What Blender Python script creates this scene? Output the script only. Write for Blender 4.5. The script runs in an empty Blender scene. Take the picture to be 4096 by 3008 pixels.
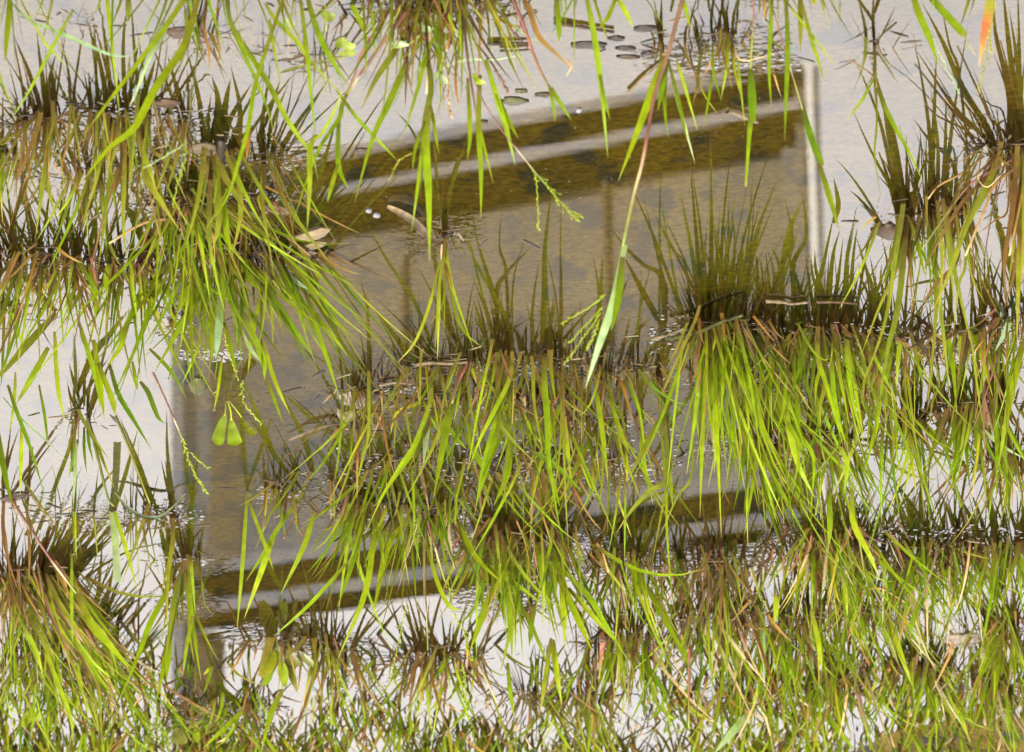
import bpy, math, random
from mathutils import Vector, Matrix, noise

# ------------------------------------------------------------------ camera, sky, sun, exposure
SC = bpy.context.scene
COL = SC.collection
HFOV = math.radians(8.5)
TILT = math.radians(18.0)
ROLL = math.radians(1.0)
DIST = 6.7
W = 2 * math.tan(HFOV / 2)
CAM = Vector((0, -DIST * math.cos(TILT), DIST * math.sin(TILT)))
FWD = Vector((0, math.cos(TILT), -math.sin(TILT)))
_R = Vector((-1, 0, 0))                       # the photographer's picture is turned upside down
_U = Vector((0, -math.sin(TILT), -math.cos(TILT)))
RIGHT = _R * math.cos(ROLL) - _U * math.sin(ROLL)
UP = _U * math.cos(ROLL) + _R * math.sin(ROLL)
cd = bpy.data.cameras.new('camera')
cd.sensor_width = 36
cd.lens = 18 / math.tan(HFOV / 2)
cd.clip_start = 0.1
cd.clip_end = 2000
cd.dof.use_dof = True
cd.dof.focus_distance = DIST * 1.0
cd.dof.aperture_fstop = 24
cam = bpy.data.objects.new('camera', cd)
COL.objects.link(cam)
M4 = Matrix((RIGHT, UP, -FWD)).transposed().to_4x4()
M4.translation = CAM
cam.matrix_world = M4
SC.camera = cam

SUN_EL, SUN_AZ = math.radians(37), math.radians(158)   # azimuth clockwise from +Y
wd = bpy.data.worlds.new('World')
SC.world = wd
wd.use_nodes = True
nt = wd.node_tree
bg = nt.nodes['Background']
sky = nt.nodes.new('ShaderNodeTexSky')
sky.sky_type = 'NISHITA'
sky.sun_disc = False
sky.sun_elevation = SUN_EL
sky.sun_rotation = SUN_AZ
sky.dust_density = 4
tc = nt.nodes.new('ShaderNodeTexCoord')
mp = nt.nodes.new('ShaderNodeMapping')
mp.inputs['Scale'].default_value = (5, 5, 16)
nz = nt.nodes.new('ShaderNodeTexNoise')
nz.inputs['Scale'].default_value = 1.4
nz.inputs['Detail'].default_value = 4
cr = nt.nodes.new('ShaderNodeValToRGB')
cr.color_ramp.elements[0].position = 0.3
cr.color_ramp.elements[0].color = (6.7, 6.4, 6.6, 1)
cr.color_ramp.elements[1].position = 0.72
cr.color_ramp.elements[1].color = (7.7, 7.3, 7.05, 1)
mx = nt.nodes.new('ShaderNodeMix')
mx.data_type = 'RGBA'
mx.inputs[0].default_value = 0.9          # cloud cover
# an overcast sky is brighter overhead than near the horizon
sep = nt.nodes.new('ShaderNodeSeparateXYZ')
gr = nt.nodes.new('ShaderNodeMapRange')
gr.inputs['From Min'].default_value = 0.2
gr.inputs['From Max'].default_value = 0.5
gr.inputs['To Min'].default_value = 1.0
gr.inputs['To Max'].default_value = 1.45
mul = nt.nodes.new('ShaderNodeVectorMath')
mul.operation = 'SCALE'
L = nt.links.new
L(tc.outputs['Generated'], mp.inputs['Vector'])
L(mp.outputs['Vector'], nz.inputs['Vector'])
L(nz.outputs['Fac'], cr.inputs['Fac'])
L(tc.outputs['Generated'], sep.inputs[0])
L(sep.outputs['Z'], gr.inputs['Value'])
L(cr.outputs['Color'], mul.inputs[0])
L(gr.outputs['Result'], mul.inputs['Scale'])
L(sky.outputs['Color'], mx.inputs['A'])
L(mul.outputs['Vector'], mx.inputs['B'])
L(mx.outputs['Result'], bg.inputs['Color'])
bg.inputs['Strength'].default_value = 0.1

sl = bpy.data.lights.new('sun', 'SUN')
sl.energy = 2.6
sl.angle = math.radians(12)
sl.color = (1.0, 0.95, 0.87)
so = bpy.data.objects.new('sun', sl)
COL.objects.link(so)
sd = Vector((math.sin(SUN_AZ) * math.cos(SUN_EL), math.cos(SUN_AZ) * math.cos(SUN_EL), math.sin(SUN_EL)))
so.rotation_euler = (-sd).to_track_quat('-Z', 'Y').to_euler()
so.location = (0, -3, 12)

SC.view_settings.view_transform = 'Standard'
SC.view_settings.look = 'None'
SC.view_settings.gamma = 1
SC.view_settings.exposure = 2.33
SC.cycles.transparent_max_bounces = 32
SC.cycles.max_bounces = 8

# ------------------------------------------------------------------ geometry of the view
RND = random.Random(7)
K = 1400 / 2245
TILE = {'A': (0, 0), 'B': (1350, 0), 'C': (2696, 0), 'D': (0, 990), 'E': (1350, 990), 'F': (2696, 990),
        'G': (0, 1978), 'H': (1350, 1978), 'I': (2696, 1978)}


def px(t, x, y):
    o = TILE[t]
    return o[0] + x * K, o[1] + y * K


def ray(x, y):
    a = (x - 2048) / 4096 * W
    b = -(y - 1504) / 4096 * W
    return (FWD + RIGHT * a + UP * b)


def on_water(x, y, z=0.0):
    d = ray(x, y)
    return CAM + d * ((z - CAM.z) / d.z)


def on_plane(x, y, Y):
    """where the sight line meets the upright plane at distance Y"""
    d = ray(x, y)
    return CAM + d * ((Y - CAM.y) / d.y)


def tag(o, label=None, cat=None, group=None, kind=None):
    if label: o['label'] = label
    if cat: o['category'] = cat
    if group: o['group'] = group
    if kind: o['kind'] = kind
    return o


def empty(name, loc):
    o = bpy.data.objects.new(name, None)
    o.empty_display_size = 0.02
    COL.objects.link(o)
    o.location = loc
    return o


# ------------------------------------------------------------------ materials
def new_mat(name):
    m = bpy.data.materials.new(name)
    m.use_nodes = True
    n = m.node_tree.nodes
    return m, n, m.node_tree.links.new, n['Principled BSDF'], n['Material Output']


def leaf_mat(name, transl=0.3, rough=0.45, spec=0.3):
    m, n, l, p, out = new_mat(name)
    at = n.new('ShaderNodeAttribute')
    at.attribute_name = 'tint'
    t = n.new('ShaderNodeTexCoord')
    no = n.new('ShaderNodeTexNoise')
    no.inputs['Scale'].default_value = 90
    no.inputs['Detail'].default_value = 3
    mr = n.new('ShaderNodeMapRange')
    mr.inputs['From Min'].default_value = 0.3
    mr.inputs['From Max'].default_value = 0.7
    mr.inputs['To Min'].default_value = 0.78
    mr.inputs['To Max'].default_value = 1.2
    sc = n.new('ShaderNodeVectorMath')
    sc.operation = 'SCALE'
    l(t.outputs['Object'], no.inputs['Vector'])
    l(no.outputs['Fac'], mr.inputs['Value'])
    l(at.outputs['Color'], sc.inputs[0])
    l(mr.outputs['Result'], sc.inputs['Scale'])
    l(sc.outputs['Vector'], p.inputs['Base Color'])
    p.inputs['Roughness'].default_value = rough
    p.inputs['Specular IOR Level'].default_value = spec
    tr = n.new('ShaderNodeBsdfTranslucent')
    mi = n.new('ShaderNodeMixShader')
    mi.inputs[0].default_value = transl
    l(sc.outputs['Vector'], tr.inputs['Color'])
    l(p.outputs[0], mi.inputs[1])
    l(tr.outputs[0], mi.inputs[2])
    l(mi.outputs[0], out.inputs['Surface'])
    return m


def plain_mat(name, c1, c2, scale=30, rough=0.7, bump=0.0, stretch=(1, 1, 1), spec=0.3, lo=0.35, hi=0.65):
    m, n, l, p, out = new_mat(name)
    t = n.new('ShaderNodeTexCoord')
    mpn = n.new('ShaderNodeMapping')
    mpn.inputs['Scale'].default_value = stretch
    no = n.new('ShaderNodeTexNoise')
    no.inputs['Scale'].default_value = scale
    no.inputs['Detail'].default_value = 6
    r = n.new('ShaderNodeValToRGB')
    r.color_ramp.elements[0].position = lo
    r.color_ramp.elements[0].color = (*c1, 1)
    r.color_ramp.elements[1].position = hi
    r.color_ramp.elements[1].color = (*c2, 1)
    l(t.outputs['Object'], mpn.inputs['Vector'])
    l(mpn.outputs['Vector'], no.inputs['Vector'])
    l(no.outputs['Fac'], r.inputs['Fac'])
    l(r.outputs['Color'], p.inputs['Base Color'])
    p.inputs['Roughness'].default_value = rough
    p.inputs['Specular IOR Level'].default_value = spec
    if bump:
        b = n.new('ShaderNodeBump')
        b.inputs['Strength'].default_value = bump
        b.inputs['Distance'].default_value = 0.004
        l(no.outputs['Fac'], b.inputs['Height'])
        l(b.outputs['Normal'], p.inputs['Normal'])
    return m


M_LEAF = leaf_mat('grass blade', 0.32, .5, .05)
M_DRY = leaf_mat('dry blade', 0.15, 0.6, 0.1)
M_STEM = leaf_mat('grass stem', 0.1, 0.45, 0.3)
M_SEED = leaf_mat('seed head', 0.3, 0.6, 0.2)
M_BROAD = leaf_mat('broad leaf', 0.4, 0.4, 0.35)
M_LITTER = leaf_mat('wet litter', 0.05, 0.5, 0.2)
M_FOAM = plain_mat('scum', (0.045, 0.043, 0.042), (0.125, 0.12, 0.12), 300, 0.3, 0.3)
M_CLOD = plain_mat('clod', (0.03, 0.024, 0.015), (0.12, 0.098, 0.072), 160, 0.85, 0.8)
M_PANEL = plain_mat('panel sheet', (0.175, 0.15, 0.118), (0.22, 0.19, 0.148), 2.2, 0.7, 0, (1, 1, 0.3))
M_RAIL = plain_mat('dark rail', (0.006, 0.005, 0.003), (0.02, 0.015, 0.007), 5, 0.9, spec=0.0)
M_STRIP = plain_mat('grey strip', (0.28, 0.265, 0.27), (0.34, 0.32, 0.325), 3, 0.6)
M_GREY = plain_mat('grey steel', (0.15, 0.155, 0.175), (0.19, 0.19, 0.21), 3, 0.6)
M_WHITE = plain_mat('white paint', (0.86, 0.85, 0.82), (0.9, 0.89, 0.86), 3, 0.6)
M_BROWN = plain_mat('brown steel', (0.09, 0.065, 0.035), (0.14, 0.105, 0.06), 4, 0.7)

# colour run along a blade, root to tip (reflectance)
KIND = {
    'g': [(0, (.07, .055, .010)), (.18, (.085, .10, .004)), (.5, (.112, .160, .0028)), (.93, (.130, .177, .004)), (1, (.22, .19, .05))],
    'l': [(0, (.09, .08, .012)), (.2, (.130, .165, .005)), (.6, (.166, .216, .006)), (1, (.20, .25, .03))],
    'd': [(0, (.05, .045, .008)), (.25, (.05, .080, .003)), (.6, (.065, .115, .003)), (1, (.09, .13, .006))],
    'p': [(0, (.11, .13, .04)), (.4, (.17, .24, .08)), (1, (.24, .31, .16))],
    'y': [(0, (.10, .075, .012)), (.3, (.16, .16, .006)), (.7, (.20, .205, .010)), (1, (.32, .24, .06))],
    'v': [(0, (.05, .04, .008)), (.3, (.075, .08, .006)), (.7, (.105, .115, .008)), (1, (.16, .14, .02))],
    'o': [(0, (.06, .03, .008)), (.4, (.17, .085, .014)), (.8, (.23, .13, .03)), (1, (.32, .23, .10))],
    'b': [(0, (.03, .017, .006)), (.5, (.075, .038, .010)), (1, (.14, .075, .025))],
    's': [(0, (.16, .10, .04)), (.5, (.34, .24, .11)), (1, (.45, .35, .2))],
    'r': [(0, (.08, .03, .015)), (.35, (.23, .075, .05)), (.6, (.16, .07, .03)), (1, (.15, .16, .02))],
    'x': [(0, (.12, .045, .02)), (.35, (.16, .09, .05)), (.62, (.13, .04, .03)), (.7, (.45, .34, .2)), (.9, (.22, .22, .04)), (1, (.13, .2, .02))],
    'q': [(0, (.13, .17, .01)), (.3, (.17, .17, .02)), (.55, (.28, .085, .035)), (.8, (.30, .16, .04)), (1, (.34, .26, .12))],
    'k': [(0, (.035, .022, .009)), (1, (.065, .04, .016))],
}


def run(kind, t, j=1.0, hue=0.0):
    st = KIND[kind]
    for (a, ca), (b, cb) in zip(st, st[1:]):
        if t <= b:
            f = (t - a) / (b - a) if b > a else 0
            c = [ca[i] + (cb[i] - ca[i]) * f for i in range(3)]
            break
    else:
        c = list(st[-1][1])
    return (min(.9, c[0] * j * (1 + hue)), min(.9, c[1] * j), min(.9, c[2] * j * (1 - hue)))


class Acc:
    """collects ribbons, tubes and leaves, then links them as one mesh"""
    def __init__(s):
        s.v, s.f, s.c = [], [], []

    def ribbon(s, pts, wid, cols, twist=0.0, fold=0.18):
        n = len(pts)
        b0 = len(s.v)
        for i, p in enumerate(pts):
            T = (pts[min(i + 1, n - 1)] - pts[max(i - 1, 0)])
            if T.length < 1e-9: T = Vector((0, 0, 1))
            T.normalize()
            V = (p - CAM).normalized()
            S = T.cross(V)
            if S.length < 1e-6: S = Vector((1, 0, 0))
            S.normalize()
            Nn = S.cross(T)
            a = twist * (0.3 + 0.7 * i / n)
            S2 = S * math.cos(a) + Nn * math.sin(a)
            N2 = Nn * math.cos(a) - S * math.sin(a)
            w = wid[i] * 0.5
            s.v += [p - S2 * w, p + N2 * (w * fold * 2), p + S2 * w]
            s.c += [cols[i]] * 3
            if i:
                k = b0 + 3 * i
                s.f += [(k - 3, k - 2, k + 1, k), (k - 2, k - 1, k + 2, k + 1)]

    def tube(s, pts, rad, cols, sides=5):
        n = len(pts)
        b0 = len(s.v)
        for i, p in enumerate(pts):
            T = (pts[min(i + 1, n - 1)] - pts[max(i - 1, 0)]).normalized()
            A = T.orthogonal().normalized()
            B = T.cross(A)
            for k in range(sides):
                g = 2 * math.pi * k / sides
                s.v.append(p + (A * math.cos(g) + B * math.sin(g)) * rad[i])
                s.c.append(cols[i])
            if i:
                q = b0 + sides * i
                for k in range(sides):
                    k2 = (k + 1) % sides
                    s.f.append((q - sides + k, q - sides + k2, q + k2, q + k))
        s.f.append(tuple(b0 + sides * (n - 1) + k for k in range(sides)))

    def grain(s, p, d, ln, wd, col):
        """a small spikelet: six-sided spindle"""
        d = d.normalized()
        A = d.orthogonal().normalized()
        B = d.cross(A)
        b0 = len(s.v)
        s.v += [p, p + d * ln]
        for k in range(4):
            g = math.pi / 2 * k
            s.v.append(p + d * ln * .45 + (A * math.cos(g) + B * math.sin(g)) * wd * .5)
        s.c += [col] * 6
        for k in range(4):
            a, b = b0 + 2 + k, b0 + 2 + (k + 1) % 4
            s.f += [(b0, a, b), (a, b0 + 1, b)]

    def build(s, name, mat, parent=None, origin=None, smooth=True):
        if not s.f: return None
        o0 = origin if origin is not None else Vector((0, 0, 0))
        me = bpy.data.meshes.new(name)
        me.from_pydata([tuple(p - o0) for p in s.v], [], s.f)
        ca = me.color_attributes.new('tint', 'FLOAT_COLOR', 'POINT')
        flat = []
        for c in s.c: flat += [c[0], c[1], c[2], 1.0]
        ca.data.foreach_set('color', flat)
        if smooth:
            me.polygons.foreach_set('use_smooth', [True] * len(me.polygons))
        me.materials.append(mat)
        o = bpy.data.objects.new(name, me)
        COL.objects.link(o)
        if parent is not None:
            o.parent = parent
        elif origin is not None:
            o.location = origin
        return o


def smooth_path(pts, n):
    """Catmull-Rom through the given points"""
    if len(pts) == 2:
        return [pts[0].lerp(pts[1], i / (n - 1)) for i in range(n)]
    P = [pts[0] * 2 - pts[1]] + list(pts) + [pts[-1] * 2 - pts[-2]]
    out = []
    m = len(pts) - 1
    for i in range(n):
        u = i / (n - 1) * m
        k = min(int(u), m - 1)
        t = u - k
        a, b, c, d = P[k], P[k + 1], P[k + 2], P[k + 3]
        out.append(0.5 * ((2 * b) + (c - a) * t + (2 * a - 5 * b + 4 * c - d) * t * t + (3 * b - a - 3 * c + d) * t ** 3))
    return out


LS, WS = 1.25, .66         # filler length and width


def blade_width(t, base=.6, peak=.42):
    if t < peak:
        return base + (1 - base) * math.sin(t / peak * math.pi / 2)
    return max(0.03, (1 - ((t - peak) / (1 - peak)) ** 1.8))


# ------------------------------------------------------------------ the setting: mud, water
FAR = on_water(2048, 3008).y
NEAR = on_water(2048, 0).y
ROOTS = []          # waterline points of the tufts, for the ruffled water round them


def grid_axis(a, b, step, far):
    v = []
    x = a
    while x < b:
        v.append(x)
        x += step
    v.append(b)
    g = step
    lo, hi = a, b
    while hi < far:
        g *= 1.5
        hi += g
        v.append(hi)
    g = step
    while lo > -far:
        g *= 1.5
        lo -= g
        v.insert(0, lo)
    return v


def sheet(name, mat, zf, step, attr=None, far=90):
    xs = grid_axis(-0.75, 0.75, step, far)
    ys = grid_axis(NEAR - 0.5, FAR + 0.6, step * 1.5, far)
    vs = [(x, y, zf(x, y)) for y in ys for x in xs]
    n = len(xs)
    fs = [(j * n + i, j * n + i + 1, (j + 1) * n + i + 1, (j + 1) * n + i) for j in range(len(ys) - 1) for i in range(n - 1)]
    me = bpy.data.meshes.new(name)
    me.from_pydata(vs, [], fs)
    me.polygons.foreach_set('use_smooth', [True] * len(fs))
    if attr:
        a = me.attributes.new('ruffle', 'FLOAT', 'POINT')
        a.data.foreach_set('value', [attr(v[0], v[1]) for v in vs])
    me.materials.append(mat)
    o = bpy.data.objects.new(name, me)
    COL.objects.link(o)
    o['kind'] = 'structure'
    return o


def mud_height(x, y):
    z = -0.034 + 0.012 * noise.noise((x * 3, y * 1.6, 1.7)) + 0.004 * noise.noise((x * 14, y * 9, 4.1))
    rise = (y - (FAR - 0.36)) / 0.6
    if rise > 0:
        z += 0.052 * min(rise, 1.6) + 0.030 * min(rise, 1) * noise.noise((x * 8, y * 4, 9.0))
    return z


def make_mud():
    m, n, l, p, out = new_mat('mud')
    t = n.new('ShaderNodeTexCoord')
    mpn = n.new('ShaderNodeMapping')
    mpn.inputs['Scale'].default_value = (1, .55, 1)
    a = n.new('ShaderNodeTexNoise')
    a.inputs['Scale'].default_value = 9
    a.inputs['Detail'].default_value = 9
    a.inputs['Roughness'].default_value = 0.65
    r = n.new('ShaderNodeValToRGB')
    e = r.color_ramp.elements
    e[0].position, e[0].color = .30, (.037, .027, .0042, 1)
    e[1].position, e[1].color = .72, (.072, .051, .0046, 1)
    x = e.new(.5)
    x.color = (.054, .039, .0034, 1)
    b = n.new('ShaderNodeTexNoise')
    b.inputs['Scale'].default_value = 140
    b.inputs['Detail'].default_value = 5
    mr = n.new('ShaderNodeMapRange')
    mr.inputs['From Min'].default_value = .35
    mr.inputs['From Max'].default_value = .65
    mr.inputs['To Min'].default_value = .6
    mr.inputs['To Max'].default_value = 1.35
    s = n.new('ShaderNodeVectorMath')
    s.operation = 'SCALE'
    l(t.outputs['Object'], mpn.inputs['Vector'])
    l(mpn.outputs['Vector'], a.inputs['Vector'])
    l(t.outputs['Object'], b.inputs['Vector'])
    l(a.outputs['Fac'], r.inputs['Fac'])
    # bed colour darkened towards the far shore, standing in for shade from the grass
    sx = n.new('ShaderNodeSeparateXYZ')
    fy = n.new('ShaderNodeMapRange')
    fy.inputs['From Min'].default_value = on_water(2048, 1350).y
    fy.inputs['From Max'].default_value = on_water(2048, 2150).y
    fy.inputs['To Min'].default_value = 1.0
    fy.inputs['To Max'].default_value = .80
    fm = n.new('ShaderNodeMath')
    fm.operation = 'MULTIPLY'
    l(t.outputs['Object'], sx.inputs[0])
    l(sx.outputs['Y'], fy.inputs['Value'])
    # scattered dark silt
    g = n.new('ShaderNodeTexNoise')
    g.inputs['Scale'].default_value = 26
    g.inputs['Detail'].default_value = 5
    g2 = n.new('ShaderNodeMapRange')
    g2.inputs['From Min'].default_value = .53
    g2.inputs['From Max'].default_value = .64
    gm = n.new('ShaderNodeMix')
    gm.data_type = 'RGBA'
    gm.inputs['B'].default_value = (.017, .0165, .013, 1)
    l(mpn.outputs['Vector'], g.inputs['Vector'])
    l(g.outputs['Fac'], g2.inputs['Value'])
    l(g2.outputs['Result'], gm.inputs[0])
    l(r.outputs['Color'], gm.inputs['A'])
    l(gm.outputs['Result'], s.inputs[0])
    l(b.outputs['Fac'], mr.inputs['Value'])
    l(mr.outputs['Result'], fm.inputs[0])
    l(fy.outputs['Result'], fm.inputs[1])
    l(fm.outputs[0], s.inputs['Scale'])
    l(s.outputs['Vector'], p.inputs['Base Color'])
    p.inputs['Roughness'].default_value = .9
    p.inputs['Specular IOR Level'].default_value = 0.1
    bp = n.new('ShaderNodeBump')
    bp.inputs['Strength'].default_value = .5
    bp.inputs['Distance'].default_value = .004
    l(b.outputs['Fac'], bp.inputs['Height'])
    l(bp.outputs['Normal'], p.inputs['Normal'])
    return m


def make_water():
    m, n, l, p, out = new_mat('flood water')
    n.remove(p)
    t = n.new('ShaderNodeTexCoord')
    # long faint swell
    mpn = n.new('ShaderNodeMapping')
    mpn.inputs['Scale'].default_value = (5, 14, 1)
    a = n.new('ShaderNodeTexNoise')
    a.inputs['Scale'].default_value = 1
    a.inputs['Detail'].default_value = 2
    b1 = n.new('ShaderNodeBump')
    b1.inputs['Strength'].default_value = 1
    b1.inputs['Distance'].default_value = .00002
    # dimples round the stems
    c = n.new('ShaderNodeTexNoise')
    c.inputs['Scale'].default_value = 95
    c.inputs['Detail'].default_value = 1.5
    at = n.new('ShaderNodeAttribute')
    at.attribute_name = 'ruffle'
    mu = n.new('ShaderNodeMath')
    mu.operation = 'MULTIPLY'
    b2 = n.new('ShaderNodeBump')
    b2.inputs['Strength'].default_value = 1
    b2.inputs['Distance'].default_value = .00055
    l(t.outputs['Object'], mpn.inputs['Vector'])
    l(mpn.outputs['Vector'], a.inputs['Vector'])
    l(a.outputs['Fac'], b1.inputs['Height'])
    l(t.outputs['Object'], c.inputs['Vector'])
    l(c.outputs['Fac'], mu.inputs[0])
    l(at.outputs['Fac'], mu.inputs[1])
    l(mu.outputs[0], b2.inputs['Height'])
    l(b1.outputs['Normal'], b2.inputs['Normal'])
    fr = n.new('ShaderNodeFresnel')
    fr.inputs['IOR'].default_value = 1.333
    gl = n.new('ShaderNodeBsdfGlossy')
    gl.inputs['Roughness'].default_value = 0.0
    gl.inputs['Color'].default_value = (1, 1, 1, 1)
    tr = n.new('ShaderNodeBsdfTransparent')
    tr.inputs['Color'].default_value = (.93, .885, .64, 1)
    mi = n.new('ShaderNodeMixShader')
    l(b2.outputs['Normal'], fr.inputs['Normal'])
    l(b2.outputs['Normal'], gl.inputs['Normal'])
    l(fr.outputs[0], mi.inputs[0])
    l(tr.outputs[0], mi.inputs[1])
    l(gl.outputs[0], mi.inputs[2])
    l(mi.outputs[0], out.inputs['Surface'])
    return m


# ------------------------------------------------------------------ the board on legs that the water mirrors
def mirror_ray(x, y):
    d = ray(x, y)
    return Vector((CAM.x, CAM.y, -CAM.z)), Vector((d.x, d.y, -d.z))


def build_board():
    s = 4096 / 2250
    C, d = mirror_ray(1785 * s, 133 * s)
    TR = C + d * (20.0 / d.y)
    C, d2 = mirror_ray(396 * s, 397 * s)
    TL = C + d2 * ((TR.z - C.z) / d2.z)
    e = TR - TL
    e.z = 0
    e.normalize()
    nrm = Vector((e.y, -e.x, 0))
    if nrm.y > 0: nrm = -nrm                     # towards the viewer

    def S(x, y):
        C, d = mirror_ray(x * s, y * s)
        t = (TL - C).dot(nrm) / d.dot(nrm)
        q = C + d * t
        return (q - TL).dot(e), q.z

    mid = (TL + TR) / 2
    base = Vector((mid.x, mid.y, 0.0))
    root = empty('roadside_board', base)
    tag(root, 'back of a framed roadside board on two legs, mirrored in the flood water', 'board')

    def box(bx, s0, s1, z0, z1, d0, d1):
        """d0..d1: how far it stands proud of the sheet, towards the viewer"""
        k = len(bx[0])
        for ss in (s0, s1):
            for zz in (z0, z1):
                for dd in (d0, d1):
                    q = TL + e * ss + nrm * dd
                    bx[0].append((q.x - base.x, q.y - base.y, zz))
        bx[1].extend([tuple(k + i for i in f) for f in ((0, 1, 3, 2), (4, 6, 7, 5), (0, 4, 5, 1), (2, 3, 7, 6), (0, 2, 6, 4), (1, 5, 7, 3))])

    def part(name, mat, boxes, par=root):
        bx = ([], [])
        for b in boxes: box(bx, *b)
        me = bpy.data.meshes.new(name)
        me.from_pydata(bx[0], [], bx[1])
        me.materials.append(mat)
        o = bpy.data.objects.new(name, me)
        COL.objects.link(o)
        o.parent = par
        return o

    sL = S(390, 900)[0]
    sR = S(1772, 250)[0]
    zt = TL.z

    def zat(x, y): return S(x, y)[1]
    # heights read along the photograph's column at x=1165 (upper) and x=640 (lower)
    u = [zat(1255, y) for y in (241, 265, 320, 346, 418)]
    lo = [zat(640, y) for y in (1207, 1240, 1302, 1330, 1353)]
    sl1 = S(432, 1000)[0]
    m1, m2 = zat(1165, 690), zat(1165, 800)
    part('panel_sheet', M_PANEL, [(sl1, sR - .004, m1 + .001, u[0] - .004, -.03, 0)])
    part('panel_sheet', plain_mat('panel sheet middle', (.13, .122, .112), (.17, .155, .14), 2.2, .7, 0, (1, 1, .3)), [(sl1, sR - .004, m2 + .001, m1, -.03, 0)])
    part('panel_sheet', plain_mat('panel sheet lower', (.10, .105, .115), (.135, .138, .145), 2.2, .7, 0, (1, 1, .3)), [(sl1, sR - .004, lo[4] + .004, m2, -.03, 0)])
    part('edge_strip', M_STRIP, [(sl1, sR - .003, u[1], u[0], .002, .05)])
    part('rail', M_RAIL, [(sl1 + .002, sR - .04, u[2], u[1] - .001, .002, .03)])
    part('bright_strip', M_STRIP, [(sl1, sR - .003, u[3], u[2] - .001, .002, .045)])
    part('rail', M_RAIL, [(sl1 + .002, sR - .04, u[4], u[3] - .001, .002, .03)])
    part('bright_strip', M_GREY, [(sl1 + .003, sR - .03, lo[1], lo[0], .002, .02)])
    part('rail', M_RAIL, [(sl1 + .002, sR - .04, lo[2], lo[1] - .001, .002, .03)])
    part('bright_strip', M_GREY, [(sl1, sR - .003, lo[3], lo[2] - .001, .002, .045)])
    part('rail', M_RAIL, [(sl1 + .002, sR - .003, lo[4], lo[3] - .001, .002, .03)])
    for xx in (897, 1345):
        c = S(xx, 700)[0]
        part('rib', M_BROWN, [(c - .0075, c + .0075, lo[0] + .001, u[4] - .001, .002, .035)])
    r0, r1 = S(1728, 400)[0], S(1776, 400)[0]
    part('side_strip', plain_mat('side strip', (.20, .175, .145), (.24, .21, .175), 3, .7), [(r0, r1, lo[0] + .001, u[4] - .001, .003, .03)])
    # right-hand post: white painted face, thin grey return
    a, b = S(1780, 400)[0], S(1794, 400)[0]
    part('white_post', M_WHITE, [(a, b, 0.0, S(1775, 140)[1], -.02, .012)])
    part('post_return', M_GREY, [(b + .002, b + .005, 0.0, S(1775, 150)[1], -.03, -.01)])
    a, b, c = S(388, 1450)[0], S(413, 1450)[0], S(459, 1450)[0]
    leg = part('leg', M_BROWN, [(b + .002, c, 0.0, lo[4] - .002, -.10, -.032)])
    part('flange', M_GREY, [(a, b, 0.0, u[0], -.10, .03)], leg)
    sh = S(480, 1000)[0], S(535, 1000)[0]
    part('rib', plain_mat('dark band', (.075, .058, .035), (.10, .08, .05), 3, .7), [(sh[0] - .02, sh[1], lo[0] + .001, S(470, 800)[1], .002, .012)])  # darker upright band laid on the sheet beside the left leg
    return root


# ------------------------------------------------------------------ grass tufts
STYLE = {
    'lush': ('ggggggglllddyv', 16, 40),
    'fine': ('gggllyvd', 9, 20),
    'wide': ('ggggldv', 26, 50),
    'mixed': ('ggglyvobr', 13, 34),
    'brown': ('bbbvovrkg', 12, 30),
    'olive': ('vvvgdbo', 13, 32),
    'stems': ('bvbrk', 9, 18),
    'twig': ('kbkb', 6, 12),
    'meadow': ('gggglldlyvsgb', 11, 32),
}
TUFTS = {}
FEET = [(.05, .030, .008), (.066, .042, .009), (.078, .056, .009), (.06, .032, .010), (.05, .05, .006)]   # old sheaths at the foot of a blade


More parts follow.
